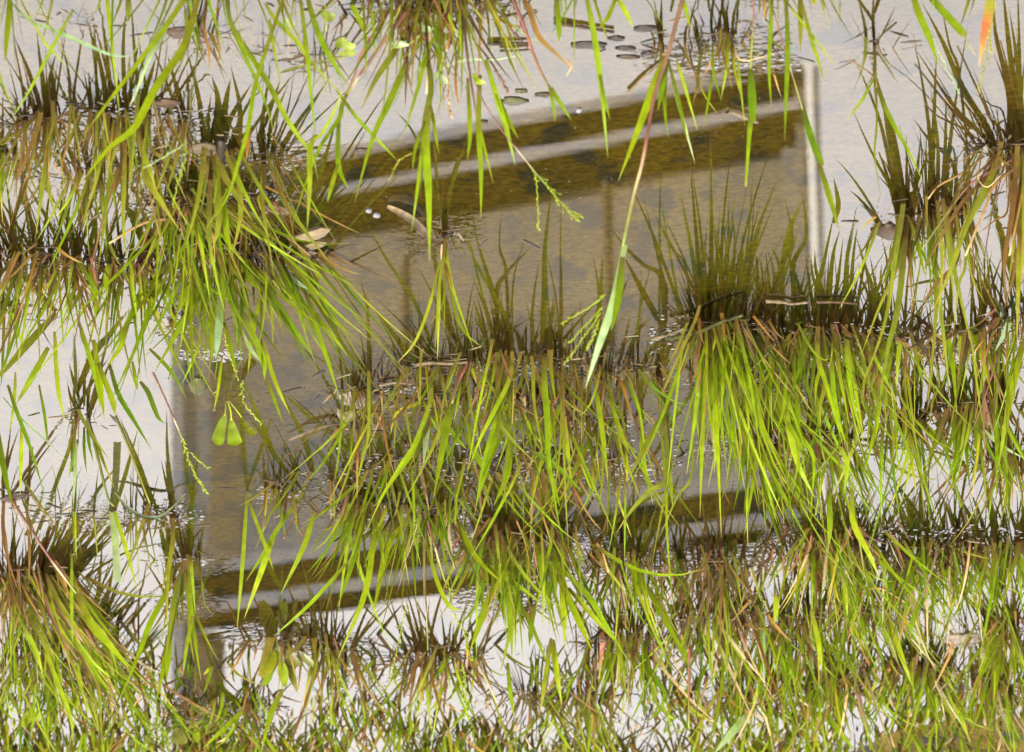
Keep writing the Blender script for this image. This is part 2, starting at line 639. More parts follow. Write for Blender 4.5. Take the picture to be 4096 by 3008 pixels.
class Tuft:
    def __init__(s, tid, t, x, y, n, hw, L0, L1, lean=0.0, spread=0.25, style='lush', dry=0.45, label='', group='grass tufts standing in flood water', deep=1.0):
        s.X, s.Y = px(t, x, y)
        s.P = on_water(s.X, s.Y)
        s.depth = (s.P - CAM).dot(FWD)
        s.mz = s.depth * W / 4096 * K          # metres per traced pixel
        s.n, s.hw, s.L0, s.L1, s.lean, s.spread, s.style, s.dry = n, hw, L0, L1, lean, spread, style, dry
        s.label, s.group, s.deep = label, group, deep
        s.leaf, s.dryb, s.stem, s.seeds = Acc(), Acc(), Acc(), []
        s.name, s.cat = 'grass_tuft', 'grass tuft'
        s.rnd = random.Random(tid * 131 + 5)
        TUFTS[tid] = s
        if s.Y > -40:
            k = max(1, int(hw / 60))
            for i in range(-k, k + 1):
                ROOTS.append((s.P.x + i * hw * s.mz / (k + .5), s.P.y, 0.5 * min(1, n / 12) + .25))

    def fill(s):
        r = s.rnd
        kinds, w0, w1 = STYLE[s.style]
        far = min(1, max(0, (s.Y - 1500) / 1000))
        lf, wf = LS * (1 - .18 * far), WS * (1 + .08 * far)
        for i in range(int(s.n * (1.15 + .05 * far))):
            kind = r.choice(kinds)
            off = max(-1.2, min(1.2, r.gauss(0, .5)))
            bx = -off * s.hw * s.mz            # photo right is world -x
            by = max(-1.3, min(1.3, r.gauss(0, .5))) * s.hw * s.mz * (s.deep + 1.0 * far)
            b = s.P + Vector((bx, by, -0.03))
            Lg = r.uniform(s.L0, s.L1) * lf * s.mz + .03
            q = r.random()
            if q < .28: Lg *= .6
            elif q > .88: Lg *= 1.3
            ln = s.lean + off * s.spread * .45 + r.gauss(0, s.spread * .95)
            dp = r.gauss(-.03, .17)
            bend = r.gauss(0, .085) + .18 * ln
            drop = abs(r.gauss(0, .06)) if r.random() > .08 else r.uniform(.2, .5)
            s.blade(s.leaf, b, Lg, ln, dp, bend, drop, r.uniform(w0, w1) * wf * s.mz, kind, r, r.choice(FEET), .6 if s.style == 'meadow' else 1.0)
        nd = int(s.n * s.dry * .85)
        for i in range(nd if nd > 3 else 0):
            off = max(-1.4, min(1.4, r.gauss(0, .6)))
            b = s.P + Vector((-off * s.hw * s.mz, max(-1.4, min(1.4, r.gauss(0, .6))) * s.hw * s.mz * (s.deep + 1.0 * far), -.025))
            Lg = r.uniform(.15, .5) * s.L1 * s.mz + .028
            s.blade(s.dryb, b, Lg, off * .5 + r.gauss(0, .3) + s.lean, r.gauss(0, .4), r.gauss(0, .2), abs(r.gauss(.05, .12)), r.uniform(9, 26) * s.mz, r.choice('bbkkkbvorb'), r)

    def blade(s, acc, b, Lg, ln, dp, bend, drop, w, kind, r, foot=None, ff=1.0):
        n = 8
        pts, wid, cols = [], [], []
        fz = r.uniform(.028, .062) * ff                # how far up the old brown sheaths reach
        j = .40 + .52 * r.random() ** 1.15
        hue = r.uniform(-.16, .10)
        cut = 1.0 if r.random() > .06 else r.uniform(.75, .95)
        for i in range(n):
            t = i / (n - 1) * cut
            h = Lg * (t - drop * t * t * t)
            pts.append(b + Vector((-(ln * t + bend * t * t) * Lg * .9, (dp * t + dp * .5 * t * t) * Lg, h)))
            wid.append(w * blade_width(t))
            c = run(kind, t, j, hue)
            if foot:
                f = min(1, max(0, (h - .026) / fz))
                f = f * f * (3 - 2 * f)
                c = tuple(foot[k] * (1 - f) + c[k] * f for k in range(3))
            cols.append(c)
        acc.ribbon(pts, wid, cols, r.gauss(0, .55), r.uniform(.08, .3))

    def trace(s, t, pts, w, kind='g', near=0.0, stem=False, prof=None, dz=0.0):
        """a blade or stem drawn through sight lines, standing in the upright plane of its tuft"""
        r = s.rnd
        Yp = s.P.y + near * s.mz
        slope = r.gauss(0, .10) + dz
        raw = []
        for (x, y) in pts:
            X, Y = px(t, x, y)
            q = on_plane(X, Y, Yp)
            raw.append(on_plane(X, Y, Yp - slope * max(0, q.z)))
        n = max(8, 3 * len(pts) + 2)
        P = smooth_path(raw, n)
        w *= .84
        j, hue = r.uniform(.55, .85), r.uniform(-.10, .08)
        cols = [run(kind, i / (n - 1), j, hue) for i in range(n)]
        if stem:
            s.stem.tube(P, [w * s.mz * .5 * (1 - .45 * i / (n - 1)) for i in range(n)], cols)
        else:
            wf = prof or blade_width
            s.leaf.ribbon(P, [w * s.mz * wf(i / (n - 1)) for i in range(n)], cols, r.gauss(0, .25), r.uniform(.08, .22))

    def seed(s, t, pts, n=26, size=1.0, kind='l', branch=0.0):
        r = s.rnd
        raw = [on_plane(*px(t, x, y), s.P.y) for x, y in pts]
        P = smooth_path(raw, 24)
        a = Acc()
        a.tube(P, [5 * s.mz * .5] * 24, [run(kind, .5)] * 24, 4)
        for i in range(n):
            u = i / n * 22.9
            k = int(u)
            p = P[k].lerp(P[k + 1], u - k)
            d = (P[min(k + 1, 23)] - P[max(0, k - 1)]).normalized()
            d = (d + Vector((r.gauss(0, .35), r.gauss(0, .35), r.gauss(0, .25)))).normalized()
            q = p
            if branch:
                q = p + d * branch * s.mz * r.uniform(.3, 1)
                a.tube([p, q], [2.2 * s.mz] * 2, [run(kind, .4)] * 2, 3)
            a.grain(q, d, 30 * size * s.mz, 12 * size * s.mz, run(kind, r.uniform(.4, 1), r.uniform(.8, 1.25)))
        s.seeds.append(a)

    def build(s):
        root = empty(s.name, s.P)
        tag(root, s.label, s.cat, s.group)
        s.leaf.build('leaf_blades', M_LEAF, root, s.P)
        s.dryb.build('dry_blades', M_DRY, root, s.P)
        s.stem.build('stems', M_STEM, root, s.P)
        for a in s.seeds: a.build('seed_head', M_SEED, root, s.P)


def T(*a, **k): return Tuft(*a, **k)


def H(tid, t, pts, w, kind='g', **k): TUFTS[tid].trace(t, pts, w, kind, **k)


def HS(tid, t, pts, w, kind='b', **k): TUFTS[tid].trace(t, pts, w, kind, stem=True, **k)


TOP = 'tufts rooted past the upper edge with only their tips in view'
# ------------------------------------------------------------------ where the tufts stand (read off the photograph)
# upper edge: rooted out of view
T(1, 'A', 30, -160, 16, 150, 380, 640, -.05, .22, 'fine', .2, 'fine green blades hanging into the upper left corner', TOP)
T(2, 'A', 400, -130, 3, 60, 250, 420, -.2, .2, 'lush', .2, 'few crossing blades with one pale bent blade near upper left corner', TOP)
T(3, 'A', 690, -120, 2, 40, 300, 420, 0, .15, 'lush', 0, 'single straight bright blade dropping from the upper edge left of centre', TOP)
T(4, 'A', 830, -110, 2, 30, 160, 260, 0, .1, 'olive', 0, 'stubby olive bud tipped stem at the upper edge beside a straight blade', TOP)
T(5, 'A', 1230, -140, 8, 90, 300, 500, -.1, .25, 'lush', .3, 'long leaf slanting down left from the upper edge with seed stem', TOP)
T(6, 'A', 1470, -140, 10, 80, 300, 520, .05, .2, 'mixed', .4, 'tuft with yellow brown tips hanging from the upper edge beside long slanting leaf', TOP)
T(7, 'A', 1760, -140, 7, 100, 240, 430, .1, .25, 'lush', .3, 'long blade running down left with dried orange bract at the upper edge', TOP)
T(8, 'A', 1960, -130, 6, 70, 240, 420, .05, .2, 'fine', .2, 'thin straight blades left of the dense brown clump on the upper edge', TOP)
T(10, 'B', 640, 20, 105, 400, 180, 560, .0, .3, 'mixed', .9, 'dense brown and green clump at the middle of the upper edge')
T(11, 'B', 1150, -120, 4, 60, 180, 320, .1, .2, 'mixed', .2, 'reddish stem and broken orange straw right of the dense upper clump', TOP)
T(12, 'B', 1420, -120, 4, 50, 250, 330, 0, .15, 'lush', .2, 'short broad tips at the upper edge above the floating plank', TOP)
T(13, 'B', 1630, -130, 4, 60, 250, 380, .03, .15, 'lush', .2, 'long straight blade over the upper edge of the mirrored board', TOP)
T(14, 'B', 1800, -100, 3, 50, 150, 270, 0, .3, 'lush', 0, 'forked pair of blades at the upper edge', TOP)
T(15, 'B', 2230, -130, 3, 40, 160, 260, 0, .2, 'mixed', .2, 'tall red and straw coloured culm with hanging leaves across the mirrored board', TOP)
T(17, 'C', 510, -140, 2, 30, 150, 260, 0, .1, 'mixed', 0, 'brown stem with one broad dark leaf over the mirrored board', TOP)
T(18, 'C', 640, -120, 4, 60, 200, 330, .02, .1, 'lush', 0, 'two narrow straight blades beside the mirrored white post', TOP)
T(19, 'C', 830, -110, 7, 80, 160, 300, .1, .2, 'fine', .2, 'leaning thin blades and olive stub above the mirrored white post', TOP)
T(20, 'C', 580, -60, 4, 40, 60, 130, 0, .3, 'mixed', 0, 'small yellowing tip at the upper edge right of the reeds', TOP)
T(21, 'C', 1570, -150, 2, 40, 160, 240, .1, .1, 'wide', 0, 'pair of broad leaves with seed strands in the upper right', TOP)
T(22, 'C', 2030, -150, 3, 60, 180, 300, -.05, .15, 'wide', 0, 'broad red edged leaf with yellow seed strands in the upper right corner', TOP)
# upper left
T(30, 'A', 315, 785, 34, 95, 150, 330, -.12, .25, 'olive', .8, 'compact dark tuft in the upper left with a dense upright reflection')
T(31, 'A', 150, 815, 7, 45, 150, 280, -.1, .2, 'stems', .8, 'few brown stems left of the compact dark tuft')
T(32, 'A', 560, 730, 9, 90, 150, 300, -.05, .2, 'mixed', .8, 'sparse stems with debris right of the compact dark tuft')
T(33, 'A', 740, 745, 26, 110, 200, 420, -.05, .22, 'mixed', .8, 'tall mixed tuft behind the long slanting leaf in upper left')
T(34, 'A', 930, 755, 16, 80, 200, 400, -.02, .25, 'mixed', .8, 'tuft with orange drooping leaves between two tall ones in upper left')
T(35, 'A', 1190, 800, 7, 60, 150, 330, -.1, .2, 'stems', .5, 'few wavy stems standing alone in pale water upper left')
T(36, 'A', 1380, 960, 12, 90, 180, 400, .1, .25, 'wide', .4, 'broad leaved tuft by the flat brown leaf')
T(37, 'A', 1690, 1000, 12, 80, 200, 420, .12, .28, 'olive', .5, 'olive tuft beside the upper left corner of the mirrored board')
T(38, 'A', 1200, 1330, 62, 230, 240, 600, .20, .40, 'lush', .9, 'big spreading bright tuft over the left side of the mirrored board')
T(39, 'A', 1560, 1330, 16, 110, 120, 330, .35, .3, 'brown', .8, 'brown withered leaves at the right foot of the big spreading tuft')
T(40, 'A', 440, 115, 6, 40, 60, 160, .0, .3, 'twig', 0, 'thin dark twiggy sprig near the upper left edge', 'dark sprigs in the water')
T(41, 'A', 1690, 305, 5, 30, 110, 260, .0, .1, 'stems', 0, 'three dark wavy stems left of the small clover sprig')
T(42, 'A', 2010, 345, 10, 50, 100, 240, 0, .2, 'brown', .3, 'short brown stubs by the clover sprig')
T(43, 'A', 1270, 205, 12, 90, 100, 260, .05, .3, 'brown', .6, 'brown withered tuft at the upper edge by the flat grey leaf')
T(44, 'A', 130, 1010, 22, 150, 180, 380, -.12, .3, 'mixed', .5, 'leaning blades at the left edge below the compact dark tuft')
T(45, 'A', 560, 1120, 18, 130, 200, 420, -.15, .25, 'lush', .4, 'bright narrow blades in the pale gap left of the big tuft')
T(46, 'A', 880, 1080, 18, 130, 220, 460, -.12, .25, 'mixed', .5, 'leaning blades between the pale gap and the big tuft')
# left, second belt
T(50, 'D', 120, 90, 40, 230, 260, 520, -.25, .3, 'mixed', 1.1, 'flattened brown mat of grass at the left edge')
T(51, 'D', 470, 110, 40, 260, 300, 620, -.1, .3, 'mixed', 1.0, 'thick mixed tuft joining the left mat to the big tuft')
T(52, 'D', 820, 150, 34, 200, 300, 620, .05, .3, 'lush', .7, 'lush tuft at the left edge of the mirrored board')
T(53, 'D', 1330, 60, 60, 260, 300, 680, .14, .28, 'lush', .6, 'lush fan of broad blades hanging before the left of the mirrored board')
T(54, 'D', 1740, 80, 34, 170, 300, 700, .42, .26, 'lush', .6, 'bright blades leaning far right over the tan board reflection')
T(55, 'D', 60, 420, 22, 140, 260, 480, -.3, .25, 'lush', .4, 'pale bright blades leaning out at the left edge')
T(56, 'D', 540, 1085, 5, 50, 140, 320, .0, .25, 'stems', .2, 'knobbly branching stem alone in the pale water on the left')
T(57, 'D', 1100, 480, 7, 60, 200, 420, .25, .2, 'lush', .3, 'few long blades crossing the left edge of the mirrored board')
T(58, 'D', 60, 1600, 6, 50, 160, 330, .2, .3, 'stems', .3, 'leaning brown stems low on the left edge')
T(59, 'D', 1790, 1570, 14, 110, 140, 330, 0, .3, 'mixed', .6, 'small tuft with dark seed stalks under the board reflection')
# middle
T(60, 'B', 685, 1535, 5, 30, 90, 220, 0, .22, 'olive', .3, 'small yellow green sprig at the end of the curled pale leaf')
T(61, 'E', 60, 900, 7, 90, 126, 297, .0, 0.25, 'olive', .5, 'thin olive stems left of the sandy clod')
T(62, 'E', 210, 905, 8, 90, 117, 306, .0, 0.31, 'olive', .6, 'olive tuft behind the sandy clod')
T(63, 'E', 560, 770, 18, 130, 126, 324, .0, 0.38, 'mixed', .6, 'tuft with fanned reflection left of the middle')
T(64, 'E', 830, 740, 14, 110, 162, 396, -.05, 0.38, 'mixed', .5, 'tuft holding a pink stem at the middle of the board reflection')
T(65, 'E', 1110, 730, 19, 160, 162, 450, .0, 0.35, 'mixed', .6, 'tall tuft with slender upright reflection at the middle')
T(66, 'E', 1400, 755, 10, 90, 162, 387, .02, 0.25, 'stems', .5, 'slender brown stems right of the middle')
T(67, 'E', 1680, 790, 18, 130, 162, 414, .05, 0.35, 'mixed', .7, 'tuft below the mirrored second rib of the board')
T(68, 'E', 1930, 800, 8, 100, 162, 432, .08, 0.28, 'olive', .4, 'sparse stems left of the dense right hand tuft')
T(69, 'E', 520, 990, 14, 210, 198, 468, -.08, 0.38, 'mixed', .8, 'mixed tuft right of the sandy clod')
T(70, 'E', 880, 985, 16, 210, 234, 558, .02, 0.38, 'lush', .7, 'lush tuft in the very middle of the photo')
T(71, 'E', 1260, 1010, 21, 210, 234, 540, .02, 0.35, 'lush', .7, 'lush tuft right of the very middle')
T(72, 'E', 130, 1150, 9, 130, 216, 450, -.15, 0.38, 'mixed', .8, 'brown rooted tuft under the sandy clod')
T(73, 'E', 1660, 1120, 19, 200, 234, 504, .0, 0.35, 'mixed', .7, 'tuft of pale olive leaves between middle and right tufts')
T(74, 'E', 340, 1390, 16, 210, 216, 504, -.05, 0.38, 'lush', .8, 'narrow green tuft below and right of the clod')
T(75, 'E', 860, 1440, 19, 230, 252, 540, .02, 0.38, 'lush', .7, 'broad tuft below the middle')
T(76, 'E', 1320, 1430, 22, 230, 234, 522, .03, 0.38, 'mixed', .8, 'tuft with straw coloured stems below right of the middle')
T(77, 'E', 1800, 1400, 16, 200, 216, 468, .03, 0.35, 'lush', .7, 'tuft at the lower left foot of the dense right hand tuft')
T(78, 'E', -90, 1480, 8, 120, 144, 342, -.1, 0.38, 'mixed', .6, 'low tuft with leaf litter under the left of the board reflection')
# right
T(80, 'F', 270, 520, 50, 190, 330, 860, .04, .21, 'lush', 1.0, 'dense dark based tuft with the tallest reflection right of the middle')
T(81, 'F', 640, 585, 40, 210, 200, 520, .06, .22, 'lush', 1.0, 'bright tuft directly right of the tallest reflecting one')
T(82, 'F', 1000, 560, 40, 200, 220, 540, .08, .22, 'lush', 1.2, 'bright tuft below the foot of the mirrored white post')
T(83, 'F', 1300, 600, 26, 180, 200, 460, .06, .26, 'mixed', 1.0, 'tuft ending the long dark belt of roots on the right')
T(84, 'F', 1640, 640, 14, 150, 200, 460, .05, .2, 'fine', .5, 'thin stems with comb like reflection on the right')
T(160, 'F', 330, 840, 32, 220, 300, 600, .06, .27, 'lush', .4, 'bright straight blades under the tallest reflecting tuft')
T(161, 'F', 760, 880, 32, 240, 300, 600, .08, .27, 'lush', .4, 'bright straight blades in the middle of the right hand grass')
T(162, 'F', 1180, 900, 26, 220, 280, 560, .08, .24, 'lush', .5, 'bright straight blades under the end of the dark root belt')
T(85, 'F', 1960, 560, 22, 150, 280, 560, .0, .24, 'mixed', .8, 'tall blades by the right edge above the root clods')
T(86, 'F', 2190, 480, 18, 120, 300, 620, -.05, .2, 'mixed', .7, 'tall crossing blades at the right edge')
T(87, 'F', 1500, 1110, 38, 220, 260, 560, .04, .28, 'lush', .8, 'tuft in bright water on the right with dark twisted base')
T(88, 'F', 1960, 1040, 46, 220, 280, 600, .0, .26, 'lush', .9, 'bushy tuft near the right edge at mid height')
T(89, 'F', 2190, 1380, 34, 170, 220, 460, -.05, .3, 'mixed', 1.0, 'dark clumped tuft on the right edge')
T(90, 'C', 330, 270, 30, 210, 70, 240, .02, .3, 'mixed', 1.0, 'small brown tuft with short yellow blades at the upper corner of the board reflection')
T(91, 'C', 1290, 310, 3, 20, 120, 260, 0, .25, 'stems', .2, 'lone upright branching stem in the pale upper right water')
T(92, 'C', 1470, 1410, 16, 70, 220, 460, .0, .15, 'wide', .4, 'upright dark tuft standing in pale water right of the white post')
T(93, 'C', 1640, 1390, 14, 60, 260, 620, .0, .12, 'olive', .4, 'tall stems beside the upright dark tuft right of the white post')
T(94, 'C', 1800, 1400, 20, 90, 220, 480, .02, .2, 'olive', .7, 'tuft with shaggy roots right of the white post')
T(95, 'C', 2030, 960, 9, 60, 260, 520, -.35, .25, 'stems', .5, 'reddish stems sprawling down left in the upper right')
T(96, 'C', 2210, 985, 24, 110, 300, 700, -.08, .22, 'stems', .8, 'tall brown stems at the right edge with matted roots')
T(97, 'B', 2080, 290, 4, 30, 150, 300, .0, .12, 'olive', 0, 'fine pointed sprig by the small floating leaves at the top')
T(98, 'F', 470, 1250, 40, 260, 260, 560, .08, .26, 'lush', .6, 'green tuft in front of the lower board rail on the right')
T(99, 'F', 960, 1270, 40, 260, 260, 560, .06, .26, 'lush', .6, 'green tuft below the mirrored right post')
# lower left
T(100, 'G', 40, 540, 26, 100, 180, 380, .05, .3, 'brown', .9, 'brown rooted tuft on the lower left edge')
T(101, 'G', 250, 560, 50, 190, 240, 560, .48, .3, 'mixed', .9, 'sprawling tuft leaning right on the lower left')
T(102, 'G', 110, 720, 46, 160, 260, 560, .1, .3, 'fine', .7, 'fine bright blades at the lower left edge')
T(103, 'G', 480, 880, 36, 170, 240, 520, .48, .25, 'meadow', .6, 'thin blades leaning right below the sprawling lower left tuft')
T(104, 'G', 860, 165, 10, 80, 120, 330, -.05, .25, 'fine', .4, 'small stemmed tuft by the left leg of the mirrored board')
T(105, 'G', 1050, 140, 10, 90, 130, 330, -.02, .3, 'mixed', .6, 'small tuft with debris crossing the left edge of the mirrored board')
T(106, 'G', 1190, 420, 9, 70, 200, 460, -.12, .22, 'lush', .5, 'few forked blades in front of the mirrored left leg')
T(107, 'G', 1120, 700, 6, 70, 150, 330, .0, .3, 'lush', .4, 'short blades low in front of the mirrored left leg')
T(108, 'G', 470, 110, 8, 120, 150, 330, .05, .1, 'fine', .2, 'very thin upright blades in pale water on the lower left')
T(109, 'G', 1800, 940, 14, 130, 160, 380, .05, .3, 'mixed', .5, 'broad leaved plants mixed with grass below the board reflection')
T(110, 'G', 2100, 1000, 30, 170, 220, 480, .0, .3, 'mixed', .7, 'mixed tuft right of the broad leaved plants')
T(111, 'G', 1240, 1360, 8, 80, 60, 200, .0, .35, 'brown', .6, 'short brown stubs at the foot of the mirrored left leg')
T(112, 'G', 1560, 1370, 12, 160, 90, 260, .1, .35, 'mixed', .6, 'sparse stems on the shore right of the mirrored left leg')
T(113, 'G', 620, 1150, 40, 190, 200, 480, .40, .3, 'meadow', .6, 'thick leaning grass near the lower left shore')
T(114, 'G', 200, 1080, 60, 260, 240, 520, .2, .35, 'meadow', .7, 'yellowish short grass near the lower left corner')
# lower middle
T(120, 'H', 240, 90, 40, 200, 280, 600, -.1, .25, 'lush', .6, 'long slanting blades in front of the lower board rail')
T(121, 'H', 620, 110, 34, 200, 280, 620, -.02, .25, 'meadow', .6, 'seeding grass stems in front of the lower board rail')
T(122, 'H', 1010, 300, 46, 210, 260, 560, -.1, .28, 'lush', .8, 'lush tuft over the bright gap in the lower middle')
T(123, 'H', 1330, 320, 44, 220, 280, 600, .12, .28, 'lush', .8, 'fan of bright blades right of the bright gap in the lower middle')
T(124, 'H', 250, 1090, 10, 90, 110, 260, .0, .3, 'twig', .4, 'twiggy dark sprigs in the lower middle pale water', )
T(125, 'H', 660, 1050, 36, 190, 240, 480, -.1, .35, 'mixed', .9, 'straw and orange based tuft in the lower middle')
T(126, 'H', 1230, 1290, 20, 120, 160, 360, -.05, .35, 'stems', .9, 'dark forked stems in the lower middle pale water')
T(127, 'H', 1590, 1320, 26, 150, 180, 420, .05, .35, 'mixed', .8, 'red stemmed tuft in the lower middle')
T(128, 'H', 1880, 470, 50, 230, 260, 560, .05, .25, 'meadow', .8, 'spiky rooted tuft left of the mounded lower right one')
T(129, 'H', 1860, 960, 50, 240, 260, 520, .02, .3, 'meadow', .9, 'leafy dark based tuft in the lower right middle')
T(130, 'H', 1090, 700, 16, 140, 180, 420, .05, .3, 'lush', .5, 'sparse blades inside the bright gap in the lower middle')
# lower right
T(140, 'I', 250, 470, 40, 220, 240, 520, .0, .3, 'brown', .9, 'brown forked stems left of the mounded lower right tuft')
T(141, 'I', 1010, 340, 110, 270, 220, 520, .05, .25, 'meadow', 1.0, 'mounded tuft with a dense spiky reflection on the lower right')
T(142, 'I', 1450, 440, 60, 260, 240, 520, .05, .3, 'meadow', 1.0, 'wide low tuft right of the mounded one')
T(143, 'I', 1830, 380, 40, 220, 260, 540, .0, .28, 'meadow', .8, 'loose tuft in bright water near the lower right edge')
T(144, 'I', 2120, 350, 40, 190, 260, 540, .0, .28, 'lush', .7, 'lush tuft on the lower right edge')
T(145, 'I', 250, 820, 60, 260, 240, 540, .05, .28, 'meadow', .9, 'orange stemmed tuft on the left of the lower right quarter')
T(146, 'I', 760, 860, 60, 280, 240, 500, .06, .28, 'meadow', .8, 'dense tuft below the mounded one')
T(147, 'I', 1250, 760, 50, 280, 220, 480, .05, .28, 'meadow', .7, 'yellowing blades under the wide low tuft')
T(148, 'I', 1600, 1140, 70, 190, 200, 460, .0, .28, 'meadow', .9, 'round dark based tuft on the lower right')
T(149, 'I', 2120, 890, 46, 170, 220, 480, -.08, .3, 'lush', .8, 'tuft behind the bare mud patch at the right edge')
T(150, 'I', 1020, 1240, 50, 280, 200, 440, .03, .3, 'meadow', .7, 'blades over the lower end of the mirrored right post')
T(151, 'I', 2060, 1240, 60, 240, 200, 420, .0, .3, 'meadow', .9, 'flattened tuft low on the right edge')
T(152, 'I', 460, 1260, 56, 280, 200, 440, .05, .3, 'meadow', .7, 'slanting blades above the lower edge right of centre')

# ------------------------------------------------------------------ single blades and stems traced one by one
H(2, 'A', [(20, -40), (190, 130), (330, 185), (520, 270), (690, 345), (790, 362), (850, 350)], 26, 'p')
H(2, 'A', [(470, 60), (370, 240), (200, 560), (70, 770)], 26, 'l')
H(1, 'A', [(-20, 330), (0, 490), (100, 740)], 20, 'g')
H(1, 'A', [(60, -60), (60, 60), (40, 280), (35, 400)], 46, 'g')
H(2, 'A', [(100, -60), (280, 260), (360, 350), (440, 440)], 18, 'l')
H(3, 'A', [(680, -60), (700, 100), (720, 300), (770, 760)], 36, 'l')
H(4, 'A', [(828, -60), (822, 60), (830, 140)], 44, 'v')
H(5, 'A', [(1240, -60), (1160, 30), (1040, 200), (720, 620), (550, 850)], 40, 'g')
H(5, 'A', [(1290, -80), (1180, 290), (1000, 560), (860, 820), (700, 950), (500, 1200)], 62, 'g')
H(5, 'A', [(1190, -60), (1040, 230), (960, 370), (870, 600), (830, 680)], 30, 'p')
HS(5, 'A', [(1330, -60), (1290, 180), (1250, 470), (1215, 740), (1180, 930), (1160, 1100)], 13, 'v')
TUFTS[5].seed('A', [(1195, 900), (1180, 1050), (1140, 1180), (1110, 1330)], 30, 1.0, 'l')
TUFTS[5].seed('A', [(1190, 920), (1080, 990), (920, 1080)], 18, .8, 'p')
H(6, 'A', [(1440, -60), (1480, 150), (1600, 420), (1700, 650), (1760, 860)], 30, 'g')
H(6, 'A', [(1460, -20), (1490, 170), (1700, 500), (1850, 780), (2000, 1000), (2040, 1165)], 42, 'l')
H(6, 'A', [(1330, 0), (1310, 180), (1340, 330), (1345, 480)], 24, 'o')
H(6, 'A', [(1400, 0), (1390, 200), (1410, 330), (1388, 450)], 20, 'o')
H(5, 'A', [(1190, 60), (1200, 250), (1150, 420)], 36, 'g')
H(7, 'A', [(1840, -80), (1740, 220), (1640, 530), (1590, 830), (1530, 1040), (1460, 1260), (1320, 1470)], 34, 'g')
H(7, 'A', [(1605, 830), (1590, 930), (1582, 1020)], 34, 'o')
H(7, 'A', [(1730, 120), (1750, 260), (1805, 580)], 24, 'l')
H(8, 'A', [(1920, -60), (1960, 250), (1990, 560), (2030, 930)], 34, 'g')
H(8, 'A', [(1960, -60), (2030, 180), (2120, 370), (2240, 560)], 48, 'g')
H(7, 'A', [(1700, 20), (1770, 130), (1890, 250), (2000, 400), (2240, 660)], 34, 'l')
H(8, 'A', [(2030, 860), (1990, 950), (1985, 1200), (1970, 1480)], 44, 'l')
H(8, 'A', [(2000, 900), (2060, 860), (2150, 700), (2200, 560)], 24, 'l')
# centre upper clump
H(10, 'B', [(60, -60), (80, 0), (150, 150), (220, 315)], 44, 'l')
H(10, 'B', [(160, -60), (180, 300), (180, 500)], 22, 'g')
H(10, 'B', [(205, -60), (230, 200), (240, 350)], 22, 'l')
H(10, 'B', [(560, -60), (580, 0), (660, 110), (740, 240)], 42, 'g')
HS(10, 'B', [(440, 80), (250, 330), (130, 500), (40, 650)], 34, 'x')
HS(10, 'B', [(330, 60), (160, 330), (110, 480), (30, 660)], 22, 'r')
H(10, 'B', [(60, 600), (25, 690), (10, 760), (-140, 1000), (-290, 1440)], 38, 'g')
H(10, 'B', [(10, 740), (5, 1050), (70, 1215)], 40, 'g')
H(10, 'B', [(5, 1050), (-40, 1200), (-65, 1300)], 32, 'l')
H(10, 'B', [(440, 400), (400, 500), (320, 680), (220, 900), (110, 1300)], 52, 'g')
H(10, 'B', [(420, 240), (360, 340), (250, 500), (150, 705)], 50, 'v')
H(10, 'B', [(590, 320), (560, 400), (500, 620), (400, 930)], 34, 'g')
H(10, 'B', [(570, 330), (600, 560), (555, 820), (530, 1270)], 48, 'v')
H(10, 'B', [(590, 690), (565, 900), (585, 1250), (590, 1680)], 62, 'g', near=-60)
H(10, 'B', [(560, 780), (500, 950), (480, 1100)], 26, 'g')
H(10, 'B', [(540, 950), (520, 1150), (475, 1490)], 28, 'l')
H(10, 'B', [(590, 650), (620, 800), (650, 990)], 30, 'g')
HS(10, 'B', [(600, 80), (585, 350), (575, 600)], 46, 's')
HS(10, 'B', [(730, -20), (720, 200), (700, 330)], 34, 'o')
HS(10, 'B', [(800, -20), (820, 250), (850, 480), (890, 740)], 28, 'b')
H(10, 'B', [(835, 500), (850, 850), (832, 1030)], 34, 'g')
H(10, 'B', [(915, 480), (905, 800), (920, 1100), (920, 1410)], 42, 'g')
H(10, 'B', [(900, 780), (930, 900), (1000, 1180)], 24, 'g')
H(10, 'B', [(950, 380), (1020, 620), (1090, 850), (1140, 1060)], 46, 'l')
H(10, 'B', [(1020, 600), (1090, 760), (1160, 890)], 40, 'g')
HS(10, 'B', [(880, 500), (930, 640), (1050, 830), (1200, 1020), (1330, 1180)], 15, 'x')
TUFTS[10].seed('B', [(1230, 1060), (1350, 1200), (1480, 1350), (1520, 1380)], 34, .9, 'l', 60)
TUFTS[10].seed('B', [(1270, 1110), (1285, 1300), (1290, 1480)], 20, 1.0, 'l')
TUFTS[10].seed('B', [(480, 980), (400, 1030), (330, 1160)], 14, .8, 'y')
H(10, 'B', [(-10, 570), (120, 750), (260, 900), (385, 1030)], 30, 'g')
H(10, 'B', [(760, 330), (760, 560), (785, 690)], 22, 'o')
H(10, 'B', [(860, 240), (1000, 420), (1060, 560)], 16, 'b')
TUFTS[10].seed('B', [(710, 480), (712, 640), (720, 760)], 8, 1.6, 'o')
TUFTS[10].seed('B', [(1010, 430), (1060, 520), (1090, 590)], 12, 1.4, 'b')
HS(11, 'B', [(1100, -60), (1200, 180), (1260, 360), (1330, 510), (1375, 590)], 30, 'r')
H(11, 'B', [(1370, 560), (1420, 650), (1500, 770)], 36, 'g')
H(11, 'B', [(1355, 540), (1385, 680), (1395, 780)], 26, 'g')
H(11, 'B', [(1180, -40), (1230, 70), (1290, 230), (1400, 340), (1560, 490)], 40, 'o')
H(11, 'B', [(1480, 380), (1500, 430), (1465, 490)], 18, 's')
H(12, 'B', [(1400, -60), (1420, 160), (1422, 280)], 44, 'g')
